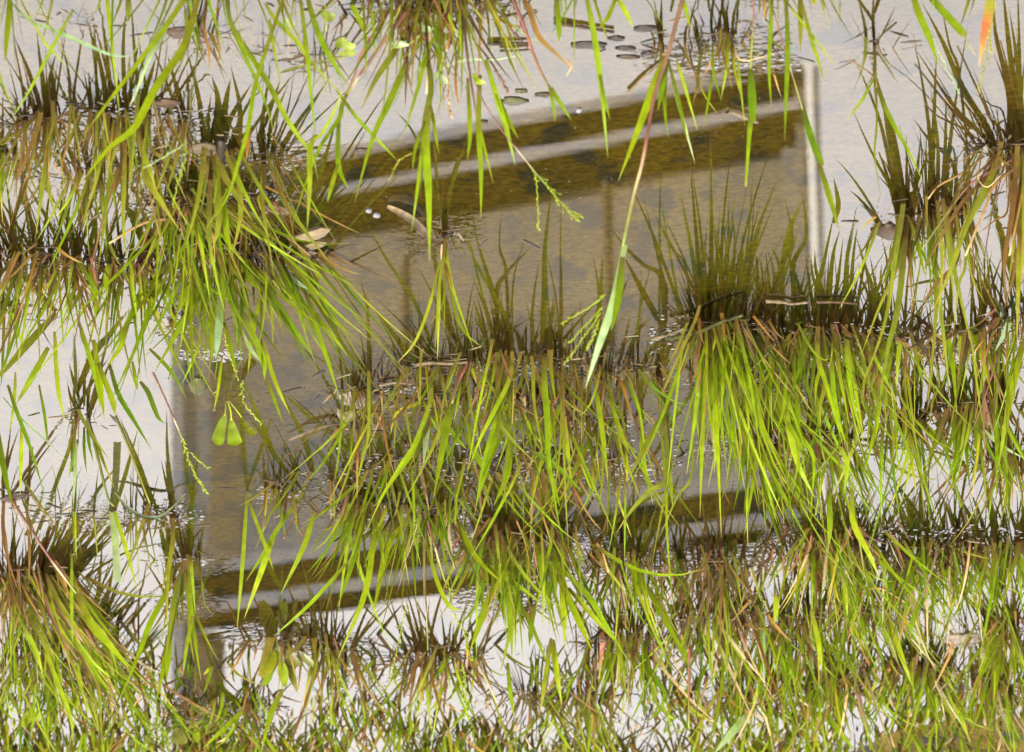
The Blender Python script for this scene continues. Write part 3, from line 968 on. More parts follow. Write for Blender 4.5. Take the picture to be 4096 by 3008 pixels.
H(12, 'B', [(1520, -60), (1518, 200), (1520, 430)], 12, 'g')
H(13, 'B', [(1590, -60), (1650, 250), (1690, 550), (1735, 1015)], 48, 'l')
H(13, 'B', [(1680, 480), (1715, 640), (1747, 765)], 26, 'g')
H(13, 'B', [(1630, -60), (1690, 130), (1740, 275)], 24, 'g')
H(14, 'B', [(1800, -60), (1740, 100), (1675, 180)], 34, 'g')
H(14, 'B', [(1780, -40), (1850, 80), (1895, 175)], 40, 'l')
HS(15, 'B', [(2235, -80), (2210, 0), (2110, 380), (2030, 620), (1960, 1020), (1900, 1250), (1830, 1580)], 38, 'x')
H(15, 'B', [(2115, 370), (2050, 500), (1940, 800), (1800, 1165)], 64, 'g')
H(15, 'B', [(2110, 400), (2085, 540), (2055, 710)], 50, 'g')
H(15, 'B', [(2112, 400), (2100, 700), (2125, 885)], 24, 'g')
H(15, 'B', [(2120, 380), (2200, 700), (2245, 910)], 30, 'g')
H(15, 'E', [(1845, -20), (1770, 350), (1680, 620), (1590, 905)], 66, 'p')
H(15, 'E', [(1830, 60), (1800, 330), (1755, 535)], 58, 'g')
for q in ([(1720, 300), (1620, 380), (1430, 490)], [(1700, 380), (1590, 500), (1490, 610)], [(1690, 420), (1570, 590), (1450, 750)],
          [(1680, 460), (1640, 570), (1600, 650)]):
    TUFTS[15].seed('E', q, 26, .95, 'l')
H(15, 'C', [(45, -40), (75, 60), (105, 180)], 34, 'g')
# right upper
HS(17, 'C', [(512, -60), (510, 100), (503, 235)], 16, 'r')
HS(17, 'C', [(503, 235), (496, 350), (490, 460)], 18, 'l')
H(17, 'C', [(490, 440), (500, 600), (508, 780)], 64, 'd', prof=lambda t: .55 + .45 * math.sin(t * 2.6) if t < .93 else .5)
H(17, 'C', [(495, 740), (480, 900), (460, 1195)], 46, 'g', prof=lambda t: 1 - .6 * t)
H(18, 'C', [(632, -60), (620, 150), (610, 450), (625, 685)], 32, 'g')
H(18, 'C', [(715, -60), (730, 300), (720, 600), (710, 905)], 38, 'g')
HS(19, 'C', [(600, -60), (640, 80), (700, 280), (750, 450), (825, 705)], 15, 'x')
H(19, 'C', [(820, 690), (880, 880), (950, 1060)], 58, 'd', prof=lambda t: .55 + .45 * math.sin(t * 2.7))
H(19, 'C', [(930, 1050), (1000, 1270), (1060, 1480)], 44, 'g')
H(19, 'C', [(800, -60), (880, 250), (920, 370), (965, 535)], 30, 'g')
H(19, 'C', [(700, -20), (880, 220), (1040, 430)], 20, 'l')
H(19, 'C', [(805, -40), (812, 150), (808, 330)], 40, 'v')
H(18, 'C', [(570, -60), (580, 40), (578, 140)], 26, 'o')
H(20, 'C', [(885, -40), (900, 10), (905, 35)], 30, 'y')
H(19, 'C', [(930, -40), (960, 20), (965, 80)], 14, 'g')
H(19, 'C', [(1065, -40), (1065, 60), (1062, 180)], 10, 'g')
H(21, 'C', [(1530, -60), (1560, 60), (1640, 250), (1700, 425)], 56, 'g')
H(21, 'C', [(1620, -60), (1680, 20), (1760, 110), (1870, 230)], 64, 'g', prof=lambda t: .8 + .2 * t if t < .9 else .9)
HS(21, 'C', [(1860, 220), (1895, 290), (1930, 350)], 10, 'y')
TUFTS[21].seed('C', [(1640, 180), (1740, 420), (1830, 600)], 24, .9, 'p')
H(22, 'C', [(2040, -60), (2020, 60), (1990, 220), (1955, 430)], 74, 'q')
TUFTS[22].seed('C', [(2035, 150), (2000, 380), (1955, 600)], 30, .8, 'y', 40)
TUFTS[22].seed('C', [(2060, 10), (2030, 250), (2040, 330)], 16, .8, 'y', 30)
HS(91, 'C', [(1290, 315), (1293, 420), (1300, 560)], 18, 'v')
H(91, 'C', [(1300, 540), (1300, 800), (1288, 1000), (1330, 1290)], 16, 'g')
H(91, 'C', [(1302, 550), (1350, 680), (1420, 820), (1500, 960), (1610, 1190)], 36, 'g')
H(91, 'C', [(1300, 470), (1200, 650), (1100, 775)], 24, 'l')
H(91, 'C', [(1300, 330), (1370, 430), (1445, 550)], 14, 'v')
H(91, 'C', [(1300, 500), (1190, 420), (1080, 360)], 10, 'o')
HS(95, 'C', [(1990, 1000), (1850, 1110), (1700, 1190), (1630, 1275)], 22, 'o')
HS(96, 'C', [(2210, 1000), (1930, 1160), (1800, 1300), (1590, 1600)], 24, 'r')
HS(96, 'C', [(2220, 1050), (2060, 1180), (2000, 1320), (1870, 1640)], 28, 'o')
HS(95, 'C', [(2080, 960), (2110, 1060)], 20, 's')
HS(95, 'C', [(2030, 1020), (1950, 1130), (2010, 1200), (2110, 1110)], 12, 's')
HS(96, 'C', [(2245, 1020), (2230, 1250), (2150, 1640)], 24, 'o')
HS(92, 'C', [(1480, 1440), (1470, 1560), (1440, 1650)], 22, 'r')
for (a, b, c, w, kd) in [((250, 270), (250, 440), (300, 640), 24, 'g'), ((345, 290), (340, 430), (298, 650), 26, 'l'), ((380, 290), (390, 450), (430, 610), 24, 'y'),
                        ((15, 380), (70, 560), (152, 840), 26, 'l'), ((-10, 500), (40, 700), (135, 1050), 30, 'p'), ((90, 290), (125, 440), (195, 600), 14, 'b'),
                        ((240, 470), (225, 620), (190, 820), 22, 'g'), ((160, 480), (190, 600), (285, 740), 12, 'l'), ((380, 280), (440, 390), (690, 330), 12, 's'),
                        ((400, 330), (425, 540), (455, 810), 20, 'l')]:
    H(90, 'C', [a, b, c], w, kd)
# left, second belt
for p, w, kd in [([(560, 20), (600, 250), (615, 470)], 56, 'g'), ([(965, 60), (900, 300), (810, 500), (700, 700)], 52, 'g'), ([(835, -60), (850, 250), (890, 520)], 30, 'l'),
                 ([(820, 500), (770, 640), (690, 760)], 40, 'g'), ([(705, 80), (680, 200), (690, 330)], 44, 'l')]:
    H(51, 'D', p, w, kd)
for p, w, kd in [([(1045, 0), (1000, 250), (950, 430), (880, 620), (700, 1010)], 48, 'g'), ([(1000, 150), (1140, 410)], 44, 'g'), ([(600, 590), (640, 850), (670, 1110)], 46, 'g'),
                 ([(630, 740), (720, 980), (742, 1080)], 46, 'l'), ([(700, 740), (760, 940), (860, 1110), (970, 1295)], 38, 'd'), ([(900, 860), (950, 930), (1010, 1080), (1055, 1130)], 38, 'd'),
                 ([(505, 480), (560, 650), (630, 900), (640, 1050)], 38, 'g'), ([(850, 730), (870, 850), (885, 920)], 30, 'g'), ([(960, 650), (1050, 740), (1120, 830), (1200, 980)], 30, 'd')]:
    H(52, 'D', p, w, kd)
HS(52, 'D', [(740, 1080), (800, 1220), (870, 1400), (960, 1640)], 26, 'v')
HS(52, 'D', [(980, 800), (1050, 950), (1120, 1110), (1170, 1230)], 20, 'x')
TUFTS[52].seed('D', [(1165, 1210), (1200, 1330), (1250, 1450), (1325, 1575)], 46, 1.1, 'l')
TUFTS[52].seed('D', [(1220, 1310), (1280, 1370), (1340, 1415)], 14, 1.0, 'l')
for p, w, kd in [([(1320, 80), (1250, 330), (1150, 520), (980, 820)], 48, 'g'), ([(1220, 200), (1180, 330), (1135, 420)], 46, 'g'), ([(1420, 330), (1400, 550), (1382, 720)], 58, 'p'),
                 ([(1560, 160), (1550, 420), (1520, 690)], 36, 'd'), ([(1480, 10), (1600, 200), (1700, 290)], 52, 'g'), ([(1670, 300), (1620, 560), (1590, 810)], 34, 'l'),
                 ([(1560, 420), (1680, 700), (1700, 850)], 52, 'g'), ([(1700, 820), (1760, 980), (1815, 1130)], 28, 'g'), ([(1690, 600), (1760, 850), (1860, 1070)], 34, 'l'),
                 ([(1320, 330), (1350, 500), (1370, 740)], 36, 'g'), ([(1440, 480), (1480, 640), (1515, 800)], 36, 'g'), ([(1480, 400), (1600, 640), (1700, 760)], 34, 'p'),
                 ([(1300, 560), (1240, 720), (1165, 880)], 20, 'l'), ([(1425, 700), (1400, 900), (1370, 1060)], 22, 'l')]:
    H(53, 'D', p, w, kd)
TUFTS[53].seed('D', [(1440, 480), (1450, 620), (1530, 850)], 30, 1.0, 'y')
TUFTS[53].seed('D', [(1555, 850), (1570, 1000), (1680, 1130)], 22, 1.1, 'l')
for p, w, kd in [([(1690, 240), (1800, 400), (1900, 550), (2005, 690)], 58, 'd'), ([(1640, -30), (1750, 100), (1900, 220), (1990, 275)], 48, 'p'),
                 ([(1960, 280), (2020, 480), (2100, 720), (2180, 970)], 38, 'g'), ([(1980, 300), (2100, 430), (2245, 560)], 30, 'g'), ([(2030, 420), (2130, 560), (2232, 700)], 28, 'g'),
                 ([(1960, 20), (2060, 130), (2140, 160), (2250, 235)], 30, 'g'), ([(2025, 120), (2035, 190), (2005, 265)], 34, 'y'), ([(1790, 400), (1900, 600), (2000, 790)], 20, 'd'),
                 ([(1470, -20), (1600, 150), (1720, 290), (1800, 420)], 56, 'g')]:
    H(54, 'D', p, w, kd)
H(54, 'A', [(1370, 1200), (1600, 1420), (1800, 1560), (2010, 1640)], 64, 'g')
H(38, 'A', [(1190, 1020), (1260, 1120), (1400, 1310), (1460, 1420)], 54, 'l')
H(38, 'A', [(1290, 880), (1330, 980), (1350, 1180)], 18, 'l')
HS(38, 'A', [(1185, 1320), (1190, 1440)], 36, 'r')
HS(38, 'A', [(1120, 1400), (1020, 1410), (900, 1440), (700, 1560)], 34, 'o')
HS(39, 'A', [(1610, 1340), (1720, 1450), (1860, 1530), (1990, 1640)], 28, 'b')
HS(39, 'A', [(1650, 1230), (1680, 1290), (1710, 1370)], 32, 'o')
for p, w, kd in [([(20, 280), (90, 480), (160, 650)], 44, 'l'), ([(360, 420), (150, 650), (-20, 850)], 60, 'v'), ([(310, 640), (200, 840), (100, 1010)], 50, 'l'),
                 ([(350, 540), (370, 880), (415, 1115)], 36, 'l'), ([(250, 880), (290, 1100), (310, 1315)], 24, 'g'), ([(50, 880), (110, 1060), (200, 1300), (290, 1600)], 32, 'd'),
                 ([(-20, 1150), (30, 1450), (80, 1660)], 50, 'd'), ([(138, 1160), (130, 1580)], 34, 'l'), ([(20, 960), (160, 1120), (300, 1240), (430, 1375)], 14, 'p'),
                 ([(100, 800), (90, 1000), (60, 1200)], 26, 'l')]:
    H(55, 'D', p, w, kd)
HS(56, 'D', [(560, 1090), (590, 1200), (640, 1400), (690, 1600), (730, 1660)], 30, 'v')
H(56, 'D', [(560, 1120), (570, 1250), (600, 1380)], 26, 'd')
H(56, 'D', [(540, 1150), (540, 1290), (555, 1450)], 24, 'd')
H(56, 'D', [(500, 1230), (470, 1350), (440, 1480)], 26, 'd')
H(56, 'D', [(490, 1250), (480, 1450), (470, 1650)], 28, 'p')
# middle
for p, w, kd in [([(650, 110), (590, 370), (500, 600), (390, 735)], 24, 'y'), ([(655, 160), (650, 420), (640, 725)], 22, 'l'), ([(690, 120), (760, 430), (830, 560), (930, 640)], 22, 'g'),
                 ([(690, 100), (710, 180), (730, 275)], 20, 'o')]:
    H(60, 'E', p, w, kd)
HS(60, 'E', [(672, -30), (668, 40), (670, 110)], 24, 's')
HS(64, 'E', [(832, 745), (770, 870), (735, 1000)], 34, 'r')
H(64, 'E', [(735, 980), (690, 1200), (615, 1610)], 64, 'g')
H(69, 'E', [(710, 985), (560, 1200), (380, 1450), (240, 1660)], 50, 'g')
H(69, 'E', [(590, 1070), (570, 1200), (548, 1410)], 52, 'p')
H(69, 'E', [(660, 930), (520, 1000), (380, 1060), (340, 1200)], 26, 'y')
H(70, 'E', [(1140, 960), (1060, 1060), (975, 1170)], 44, 'y')
H(70, 'E', [(1050, 1060), (980, 1330), (890, 1650)], 50, 'g')
H(70, 'E', [(700, 1130), (760, 1220), (830, 1295)], 34, 'g')
H(70, 'E', [(790, 1150), (900, 1350), (1000, 1510)], 50, 'g')
H(71, 'E', [(1115, 1180), (1090, 1450), (1000, 1660)], 46, 'g')
H(71, 'E', [(1135, 960), (1250, 1180), (1315, 1265)], 28, 'l')
H(71, 'E', [(1443, 970), (1370, 1180), (1312, 1410)], 34, 'l')
H(71, 'E', [(1440, 970), (1470, 1250), (1502, 1530)], 38, 'l')
H(71, 'E', [(1230, 1300), (1400, 1400), (1575, 1575)], 44, 'd')
H(71, 'E', [(1310, 1260), (1380, 1500), (1425, 1660)], 40, 'g')
H(67, 'E', [(1655, 880), (1700, 1200), (1735, 1510)], 40, 'l')
H(67, 'E', [(1745, 960), (1820, 1200), (1880, 1335)], 40, 'l')
H(67, 'E', [(1835, 830), (1930, 1030), (2015, 1135)], 26, 'v')
H(67, 'E', [(1800, 830), (1840, 920), (1900, 1140)], 26, 'o')
H(68, 'E', [(2140, 990), (2000, 1230), (1865, 1485)], 50, 'v')
H(73, 'E', [(2110, 1030), (2130, 1450), (2150, 1660)], 40, 'g')
H(73, 'E', [(1670, 1130), (1550, 1370), (1425, 1630)], 42, 'v')
H(73, 'E', [(1955, 1130), (1960, 1350), (2025, 1650)], 40, 'g')
HS(70, 'E', [(1020, 740), (980, 850), (950, 980)], 22, 'o')
HS(65, 'E', [(1130, 740), (1130, 900), (1120, 1130)], 18, 'y')
HS(66, 'E', [(1440, 640), (1440, 850), (1445, 1000)], 16, 'b')
H(65, 'E', [(1200, 800), (1160, 900), (1080, 1010)], 24, 'v')
H(64, 'E', [(845, 745), (870, 800), (890, 870)], 26, 'y')
# right
H(83, 'F', [(1520, 60), (1420, 380), (1350, 620), (1270, 890)], 92, 'g')
H(83, 'F', [(1480, 400), (1445, 650), (1425, 900)], 40, 'l')
H(83, 'F', [(1400, 440), (1330, 590), (1260, 770)], 30, 'g')
H(83, 'F', [(1420, 440), (1360, 800), (1310, 1000)], 60, 'g')
H(85, 'F', [(1680, -30), (1700, 350), (1780, 700), (1815, 1070)], 54, 'g')
HS(85, 'F', [(1900, -20), (1860, 120), (1750, 310)], 26, 'o')
H(86, 'F', [(2230, 180), (2150, 480), (2060, 665)], 52, 'p')
H(85, 'F', [(1885, 130), (1840, 500), (1830, 830)], 38, 'l')
H(85, 'F', [(1860, 420), (1960, 650), (2045, 960)], 48, 'g')
H(86, 'F', [(2245, 600), (2160, 950), (2080, 1410)], 54, 'l')
H(88, 'F', [(1950, 930), (1940, 1350)], 52, 'g')
H(87, 'F', [(1510, 1020), (1640, 1180), (1785, 1290)], 62, 'g')
H(88, 'F', [(1960, 1150), (2100, 1270), (2240, 1350)], 30, 'p')
H(80, 'F', [(225, 700), (205, 850), (180, 1020)], 52, 'g')
H(80, 'F', [(290, 590), (350, 690), (385, 800)], 22, 'y')
HS(80, 'F', [(190, 740), (165, 850), (150, 950)], 24, 'r')
H(81, 'F', [(700, 960), (740, 1170), (800, 1400), (905, 1610)], 50, 'l')
H(82, 'F', [(1100, 480), (1130, 650), (1280, 920)], 38, 'l')
H(82, 'F', [(1070, 1280), (1110, 1400), (1090, 1580)], 40, 'l')
HS(80, 'F', [(650, 620), (560, 720), (480, 800)], 20, 'v')
# lower left
HS(58, 'G', [(70, 30), (200, 230), (350, 450), (510, 660)], 30, 'x')
H(58, 'G', [(490, 630), (600, 850), (700, 960), (830, 1120)], 64, 'g')
H(108, 'G', [(700, -30), (740, 300), (752, 560)], 60, 'p', prof=lambda t: .75 + .25 * t)
H(108, 'G', [(720, 60), (800, 320), (885, 620)], 34, 'l')
H(108, 'G', [(470, -60), (480, 150), (490, 420)], 22, 'l')
H(108, 'G', [(460, 380), (460, 700), (465, 960)], 28, 'l')
H(106, 'G', [(1110, 470), (1060, 640), (960, 830), (880, 1050), (755, 1340)], 46, 'g')
H(106, 'G', [(1165, 450), (1100, 800), (1060, 1060)], 34, 'v')
H(107, 'G', [(1095, 860), (1080, 1040), (1065, 1205)], 48, 'g')
H(107, 'G', [(1075, 900), (1050, 1100), (1000, 1340)], 38, 'g')
H(106, 'G', [(1210, 420), (1230, 800), (1290, 1195)], 36, 'g')
H(106, 'G', [(1235, 780), (1200, 960), (1170, 1175)], 30, 'l')
H(106, 'G', [(1165, 460), (1100, 720), (1070, 1000)], 24, 'g')
H(59, 'G', [(1585, 0), (1555, 450), (1520, 870)], 32, 'l')
H(59, 'G', [(1585, 20), (1690, 300), (1755, 490)], 30, 'l')
H(59, 'G', [(1950, -20), (1780, 220), (1690, 380), (1575, 560)], 36, 'g')
H(59, 'G', [(1770, 220), (1680, 480), (1565, 800)], 46, 'l')
H(59, 'G', [(2015, 110), (1950, 330), (1795, 650)], 42, 'l')
H(120, 'G', [(2250, 410), (1990, 700), (1755, 910)], 30, 'l')
H(110, 'G', [(2250, 920), (2080, 1140)], 42, 'g')
H(112, 'G', [(1640, 1310), (1450, 1490), (1300, 1630)], 40, 'g')
H(109, 'G', [(1815, 1250), (1740, 1400), (1675, 1650)], 44, 'g')
TUFTS[59].seed('G', [(1890, 90), (1890, 150), (1820, 280)], 16, 1.2, 'b')
TUFTS[59].seed('G', [(1915, 90), (1910, 160), (1935, 250)], 16, 1.2, 'b')
TUFTS[108].seed('G', [(640, 60), (600, 130), (570, 170)], 10, 1.0, 'k')
for p, w, kd in [([(160, 860), (230, 1000), (280, 1180)], 34, 'l'), ([(380, 800), (520, 1000), (640, 1180), (760, 1330)], 34, 'g'), ([(300, 700), (460, 900), (600, 1080), (720, 1180)], 30, 'l'),
                 ([(520, 760), (640, 860), (700, 960), (760, 1160)], 26, 'l'), ([(250, 880), (360, 1180), (450, 1420), (470, 1600)], 34, 'l'), ([(340, 700), (470, 860), (540, 960)], 26, 's')]:
    H(101, 'G', p, w, kd)
# lower middle
for tid, p, w, kd in [(120, [(120, 20), (60, 350), (5, 760)], 26, 'l'), (120, [(430, 180), (330, 330), (215, 800)], 40, 'g'), (120, [(240, 200), (180, 620), (0, 1060)], 46, 'l'),
                      (120, [(190, 30), (100, 420), (0, 720)], 40, 'g'), (121, [(580, 340), (640, 560), (720, 720), (800, 740)], 34, 'l'), (121, [(720, 80), (820, 280), (910, 430), (1060, 570)], 44, 'g'),
                      (122, [(910, 60), (1030, 200), (1150, 270)], 40, 'd'), (122, [(890, 400), (1000, 480), (1180, 600), (1330, 720)], 38, 'g'), (122, [(1000, 580), (930, 780), (850, 1000)], 54, 'g'),
                      (122, [(1080, 580), (1110, 800), (1120, 1050)], 44, 'l'), (123, [(1250, 160), (1300, 420), (1330, 720)], 44, 'l'), (123, [(1440, 480), (1450, 700), (1460, 980)], 56, 'l'),
                      (123, [(1420, 460), (1600, 640), (1700, 800), (1860, 1060)], 46, 'g'), (123, [(1400, 500), (1530, 780), (1640, 1020)], 44, 'g'), (123, [(1480, 600), (1640, 780), (1790, 950)], 40, 'l'),
                      (123, [(1270, 700), (1240, 860), (1230, 980)], 36, 'g'), (123, [(1380, 930), (1400, 1100), (1440, 1360)], 48, 'l'), (123, [(1370, 920), (1330, 1200), (1300, 1400)], 36, 'y'),
                      (128, [(1960, 560), (2100, 800), (2240, 1060)], 46, 'g'), (128, [(1880, 180), (1870, 340), (1875, 520)], 34, 'g'), (125, [(800, 860), (700, 1060), (610, 1200)], 44, 'g'),
                      (125, [(870, 880), (880, 1100), (850, 1300)], 30, 'l'), (122, [(1090, 1080), (1110, 1280), (1135, 1440)], 34, 'g'), (129, [(1950, 1060), (2040, 1180), (2140, 1330)], 50, 'd')]:
    H(tid, 'H', p, w, kd)
for tid, p, w, kd in [(121, [(540, 40), (600, 250), (690, 560)], 24, 'x'), (123, [(1590, 220), (1690, 350), (1740, 500)], 26, 'o'), (121, [(570, 160), (560, 480), (570, 760), (580, 1000)], 14, 'x'),
                      (123, [(1520, 0), (1535, 80), (1600, 200)], 26, 's'), (127, [(1560, 1100), (1470, 1230), (1420, 1400)], 24, 'r'), (129, [(1910, 540), (1950, 740), (1960, 1040)], 20, 'x'),
                      (129, [(1980, 760), (2040, 960), (2120, 1160)], 22, 'r'), (122, [(1215, 330), (1225, 430), (1240, 570)], 26, 'r'), (125, [(890, 1060), (960, 1200), (1020, 1330)], 22, 's'),
                      (128, [(1690, 360), (1670, 540), (1650, 700)], 24, 'b')]:
    HS(tid, 'H', p, w, kd)
for tid, p, n in [(121, [(710, 560), (750, 760), (820, 900), (850, 1050)], 44), (121, [(440, 700), (400, 900), (330, 1240)], 24), (121, [(800, 1080), (820, 1250), (830, 1420)], 40), (120, [(190, 60), (160, 250), (90, 420)], 14),
                  (122, [(1060, 400), (1070, 520), (1110, 620)], 24), (128, [(1990, 400), (2000, 480), (2020, 590)], 14)]:
    TUFTS[tid].seed('H', p, n, .9, 'l', 24)
# lower right
for tid, p, w, kd in [(99, [(990, -30), (1000, 180), (990, 350)], 46, 'l'), (99, [(1140, -40), (1150, 180), (1250, 380), (1320, 540)], 46, 'l'), (140, [(0, 180), (60, 320), (150, 470)], 30, 'g'),
                      (140, [(520, 180), (510, 320), (480, 440)], 42, 'g'), (142, [(1650, 480), (1500, 610), (1360, 750)], 40, 'v'), (141, [(880, 740), (930, 960), (950, 1140)], 40, 'l'),
                      (141, [(650, 640), (655, 740), (645, 830)], 44, 'l'), (147, [(1300, 580), (1260, 720), (1190, 880)], 30, 'l'), (142, [(1600, 600), (1550, 760), (1510, 920)], 44, 'l'),
                      (142, [(1540, 660), (1480, 800), (1440, 980)], 22, 'q'), (143, [(1560, 240), (1640, 420), (1690, 560)], 34, 'l'), (143, [(1840, 300), (1790, 420), (1730, 600)], 26, 'l'),
                      (144, [(2080, -20), (2100, 220), (2110, 330)], 36, 'l'), (144, [(2040, 0), (2130, 180), (2240, 320)], 40, 'g'), (149, [(2090, 900), (2000, 1040), (1950, 1200)], 44, 'g'),
                      (147, [(1380, 760), (1440, 980), (1530, 1230)], 50, 'l'), (152, [(990, 1150), (900, 1260), (800, 1350)], 56, 'g'), (152, [(480, 1400), (370, 1530), (260, 1660)], 60, 'p'),
                      (150, [(960, 1390), (1060, 1520), (1160, 1640)], 44, 'g'), (145, [(-10, 850), (60, 1000), (100, 1120)], 46, 'g'), (146, [(570, 600), (575, 900), (580, 1260)], 34, 'p')]:
    H(tid, 'I', p, w, kd)
for tid, p, w, kd in [(140, [(330, 70), (420, 220), (470, 420), (560, 680)], 24, 'x'), (140, [(120, 250), (190, 340), (245, 420)], 30, 'o'), (140, [(365, 280), (310, 350), (250, 420)], 24, 'o'),
                      (140, [(245, 420), (230, 600), (200, 900)], 28, 'b'), (140, [(580, 300), (575, 420), (570, 620)], 20, 'x'), (145, [(500, 590), (440, 740), (380, 900)], 28, 'r'),
                      (150, [(1130, 1130), (1180, 1260), (1210, 1400), (1250, 1550)], 36, 'r'), (143, [(1800, 260), (1770, 460), (1760, 720)], 26, 's'), (142, [(1180, 620), (1320, 600), (1480, 690)], 18, 'o'),
                      (148, [(1870, 1080), (1780, 1180), (1700, 1260)], 14, 's'), (145, [(100, 860), (95, 1150), (95, 1500)], 24, 'r')]:
    HS(tid, 'I', p, w, kd)
for tid, p, n in [(140, [(600, 180), (610, 330), (640, 470)], 20), (141, [(690, 20), (740, 90), (790, 160)], 12), (140, [(490, 420), (540, 600), (600, 740)], 24), (144, [(1540, 310), (1520, 380), (1500, 450)], 10),
                  (152, [(890, 1440), (920, 1560), (940, 1660)], 16)]:
    TUFTS[tid].seed('I', p, n, .8, 'y', 20)


# blades measured from their mirror images: the sight line is followed off the water up to the tuft's plane
def RB(tid, t, *blades):
    s = TUFTS[tid]
    r = s.rnd
    Cm = Vector((CAM.x, CAM.y, -CAM.z))
    for pts, w, kind in blades:
        raw = []
        Yp = s.P.y + r.gauss(0, .028)
        for (x, y) in pts:
            d = ray(*px(t, x, y))
            d = Vector((d.x, d.y, -d.z))
            raw.append(Cm + d * ((Yp - Cm.y) / d.y))
        raw[-1] = raw[-1] + (raw[-1] - raw[-2]) * (.09 * (raw[-1].z) / max(.01, (raw[-1] - raw[-2]).length))
        raw.insert(0, Vector((raw[0].x * .7 + s.P.x * .3 if abs(raw[0].x - s.P.x) < .03 else raw[0].x, Yp, -.025)))
        n = max(9, 3 * len(raw) + 2)
        P = smooth_path(raw, n)
        j, hue = r.uniform(.7, 1.0), r.uniform(-.1, .06)
        foot = r.choice(FEET)
        fz = r.uniform(.03, .07)
        cols = []
        for i in range(n):
            c = run(kind, i / (n - 1), j, hue)
            f = min(1, max(0, P[i].z / fz))
            cols.append(tuple(foot[k] * (1 - f) + c[k] * f for k in range(3)))
        s.leaf.ribbon(P, [w * .82 * s.mz * blade_width(i / (n - 1)) for i in range(n)], cols, r.gauss(0, .2), r.uniform(.08, .2))


RB(30, 'A', ([(310, 740), (280, 560), (240, 250)], 56, 'v'), ([(330, 740), (340, 500), (300, 380)], 36, 'v'), ([(260, 700), (180, 450), (100, 260)], 40, 'b'), ([(350, 740), (370, 560), (430, 150)], 24, 'v'), ([(290, 740), (320, 500), (350, 380)], 40, 'v'))
RB(31, 'A', ([(160, 780), (150, 600), (90, 260)], 30, 'b'), ([(170, 780), (190, 600), (150, 420)], 22, 'b'))
RB(33, 'A', ([(690, 700), (640, 400), (540, 60)], 40, 'v'), ([(720, 700), (680, 300), (640, 0)], 34, 'v'), ([(800, 700), (790, 300), (810, 100)], 36, 'v'), ([(840, 690), (830, 400)], 34, 'v'), ([(780, 690), (700, 500), (600, 110)], 38, 'b'))
RB(32, 'A', ([(620, 690), (615, 400), (610, 200)], 26, 'v'), ([(580, 650), (570, 470)], 30, 'b'), ([(450, 640), (440, 470), (390, 250)], 26, 'b'), ([(470, 640), (500, 420), (520, 300)], 20, 'v'), ([(480, 560), (545, 130)], 16, 'b'))
RB(34, 'A', ([(900, 700), (860, 300), (845, 60)], 30, 'v'), ([(930, 700), (1000, 560), (1120, 370)], 62, 'v'), ([(890, 700), (960, 500), (990, 400)], 48, 'v'), ([(960, 680), (1080, 560), (1180, 350)], 30, 'v'), ([(940, 700), (1000, 500), (1060, 60)], 20, 'b'))
RB(35, 'A', ([(1190, 780), (1130, 550), (1080, 380)], 44, 'v'), ([(1200, 780), (1210, 600), (1200, 460)], 22, 'b'), ([(1150, 760), (1080, 560), (940, 200)], 30, 'v'))
RB(36, 'A', ([(1310, 900), (1270, 600), (1200, 340)], 44, 'v'), ([(1340, 920), (1350, 640)], 44, 'v'), ([(1390, 900), (1400, 650), (1370, 530)], 60, 'v'), ([(1420, 900), (1450, 650), (1470, 550)], 60, 'g'), ([(1400, 920), (1500, 720), (1600, 560)], 54, 'v'),
   ([(1520, 950), (1540, 700), (1490, 470)], 48, 'v'), ([(1480, 930), (1490, 840)], 20, 'b'))
RB(37, 'A', ([(1690, 960), (1680, 800), (1740, 400)], 44, 'v'), ([(1720, 960), (1790, 780)], 38, 'v'), ([(1800, 980), (1900, 800), (2090, 540)], 44, 'v'), ([(1740, 980), (1840, 720), (1880, 500)], 20, 'b'), ([(1680, 950), (1660, 850), (1800, 580)], 24, 'v'))
RB(60, 'B', ([(690, 1500), (640, 1200), (610, 850)], 26, 'v'), ([(690, 1500), (720, 1250), (830, 890)], 34, 'g'), ([(680, 1450), (600, 1300)], 18, 'v'), ([(680, 1400), (670, 1130)], 16, 'v'))
RB(61, 'E', ([(100, 880), (100, 650)], 22, 'v'), ([(30, 860), (0, 560), (-20, 440)], 20, 'g'))
RB(62, 'E', ([(200, 880), (190, 400), (150, 230)], 26, 'v'), ([(215, 860), (195, 280)], 22, 'v'), ([(220, 860), (310, 650)], 22, 'b'), ([(400, 870), (370, 690), (330, 530)], 20, 'v'), ([(420, 850), (450, 620), (480, 420)], 20, 'g'))
RB(63, 'E', ([(600, 640), (490, 340), (390, 190), (270, 0), (190, -160)], 32, 'g'), ([(560, 740), (530, 560), (520, 280)], 26, 'v'), ([(570, 720), (620, 500), (640, 300)], 22, 'v'))
RB(64, 'E', ([(820, 690), (700, 500), (600, 280), (540, 170)], 26, 'v'), ([(800, 690), (690, 450), (620, 60)], 22, 'v'), ([(790, 690), (760, 500), (740, 420)], 22, 'g'), ([(810, 700), (840, 400), (880, 200)], 18, 'v'))
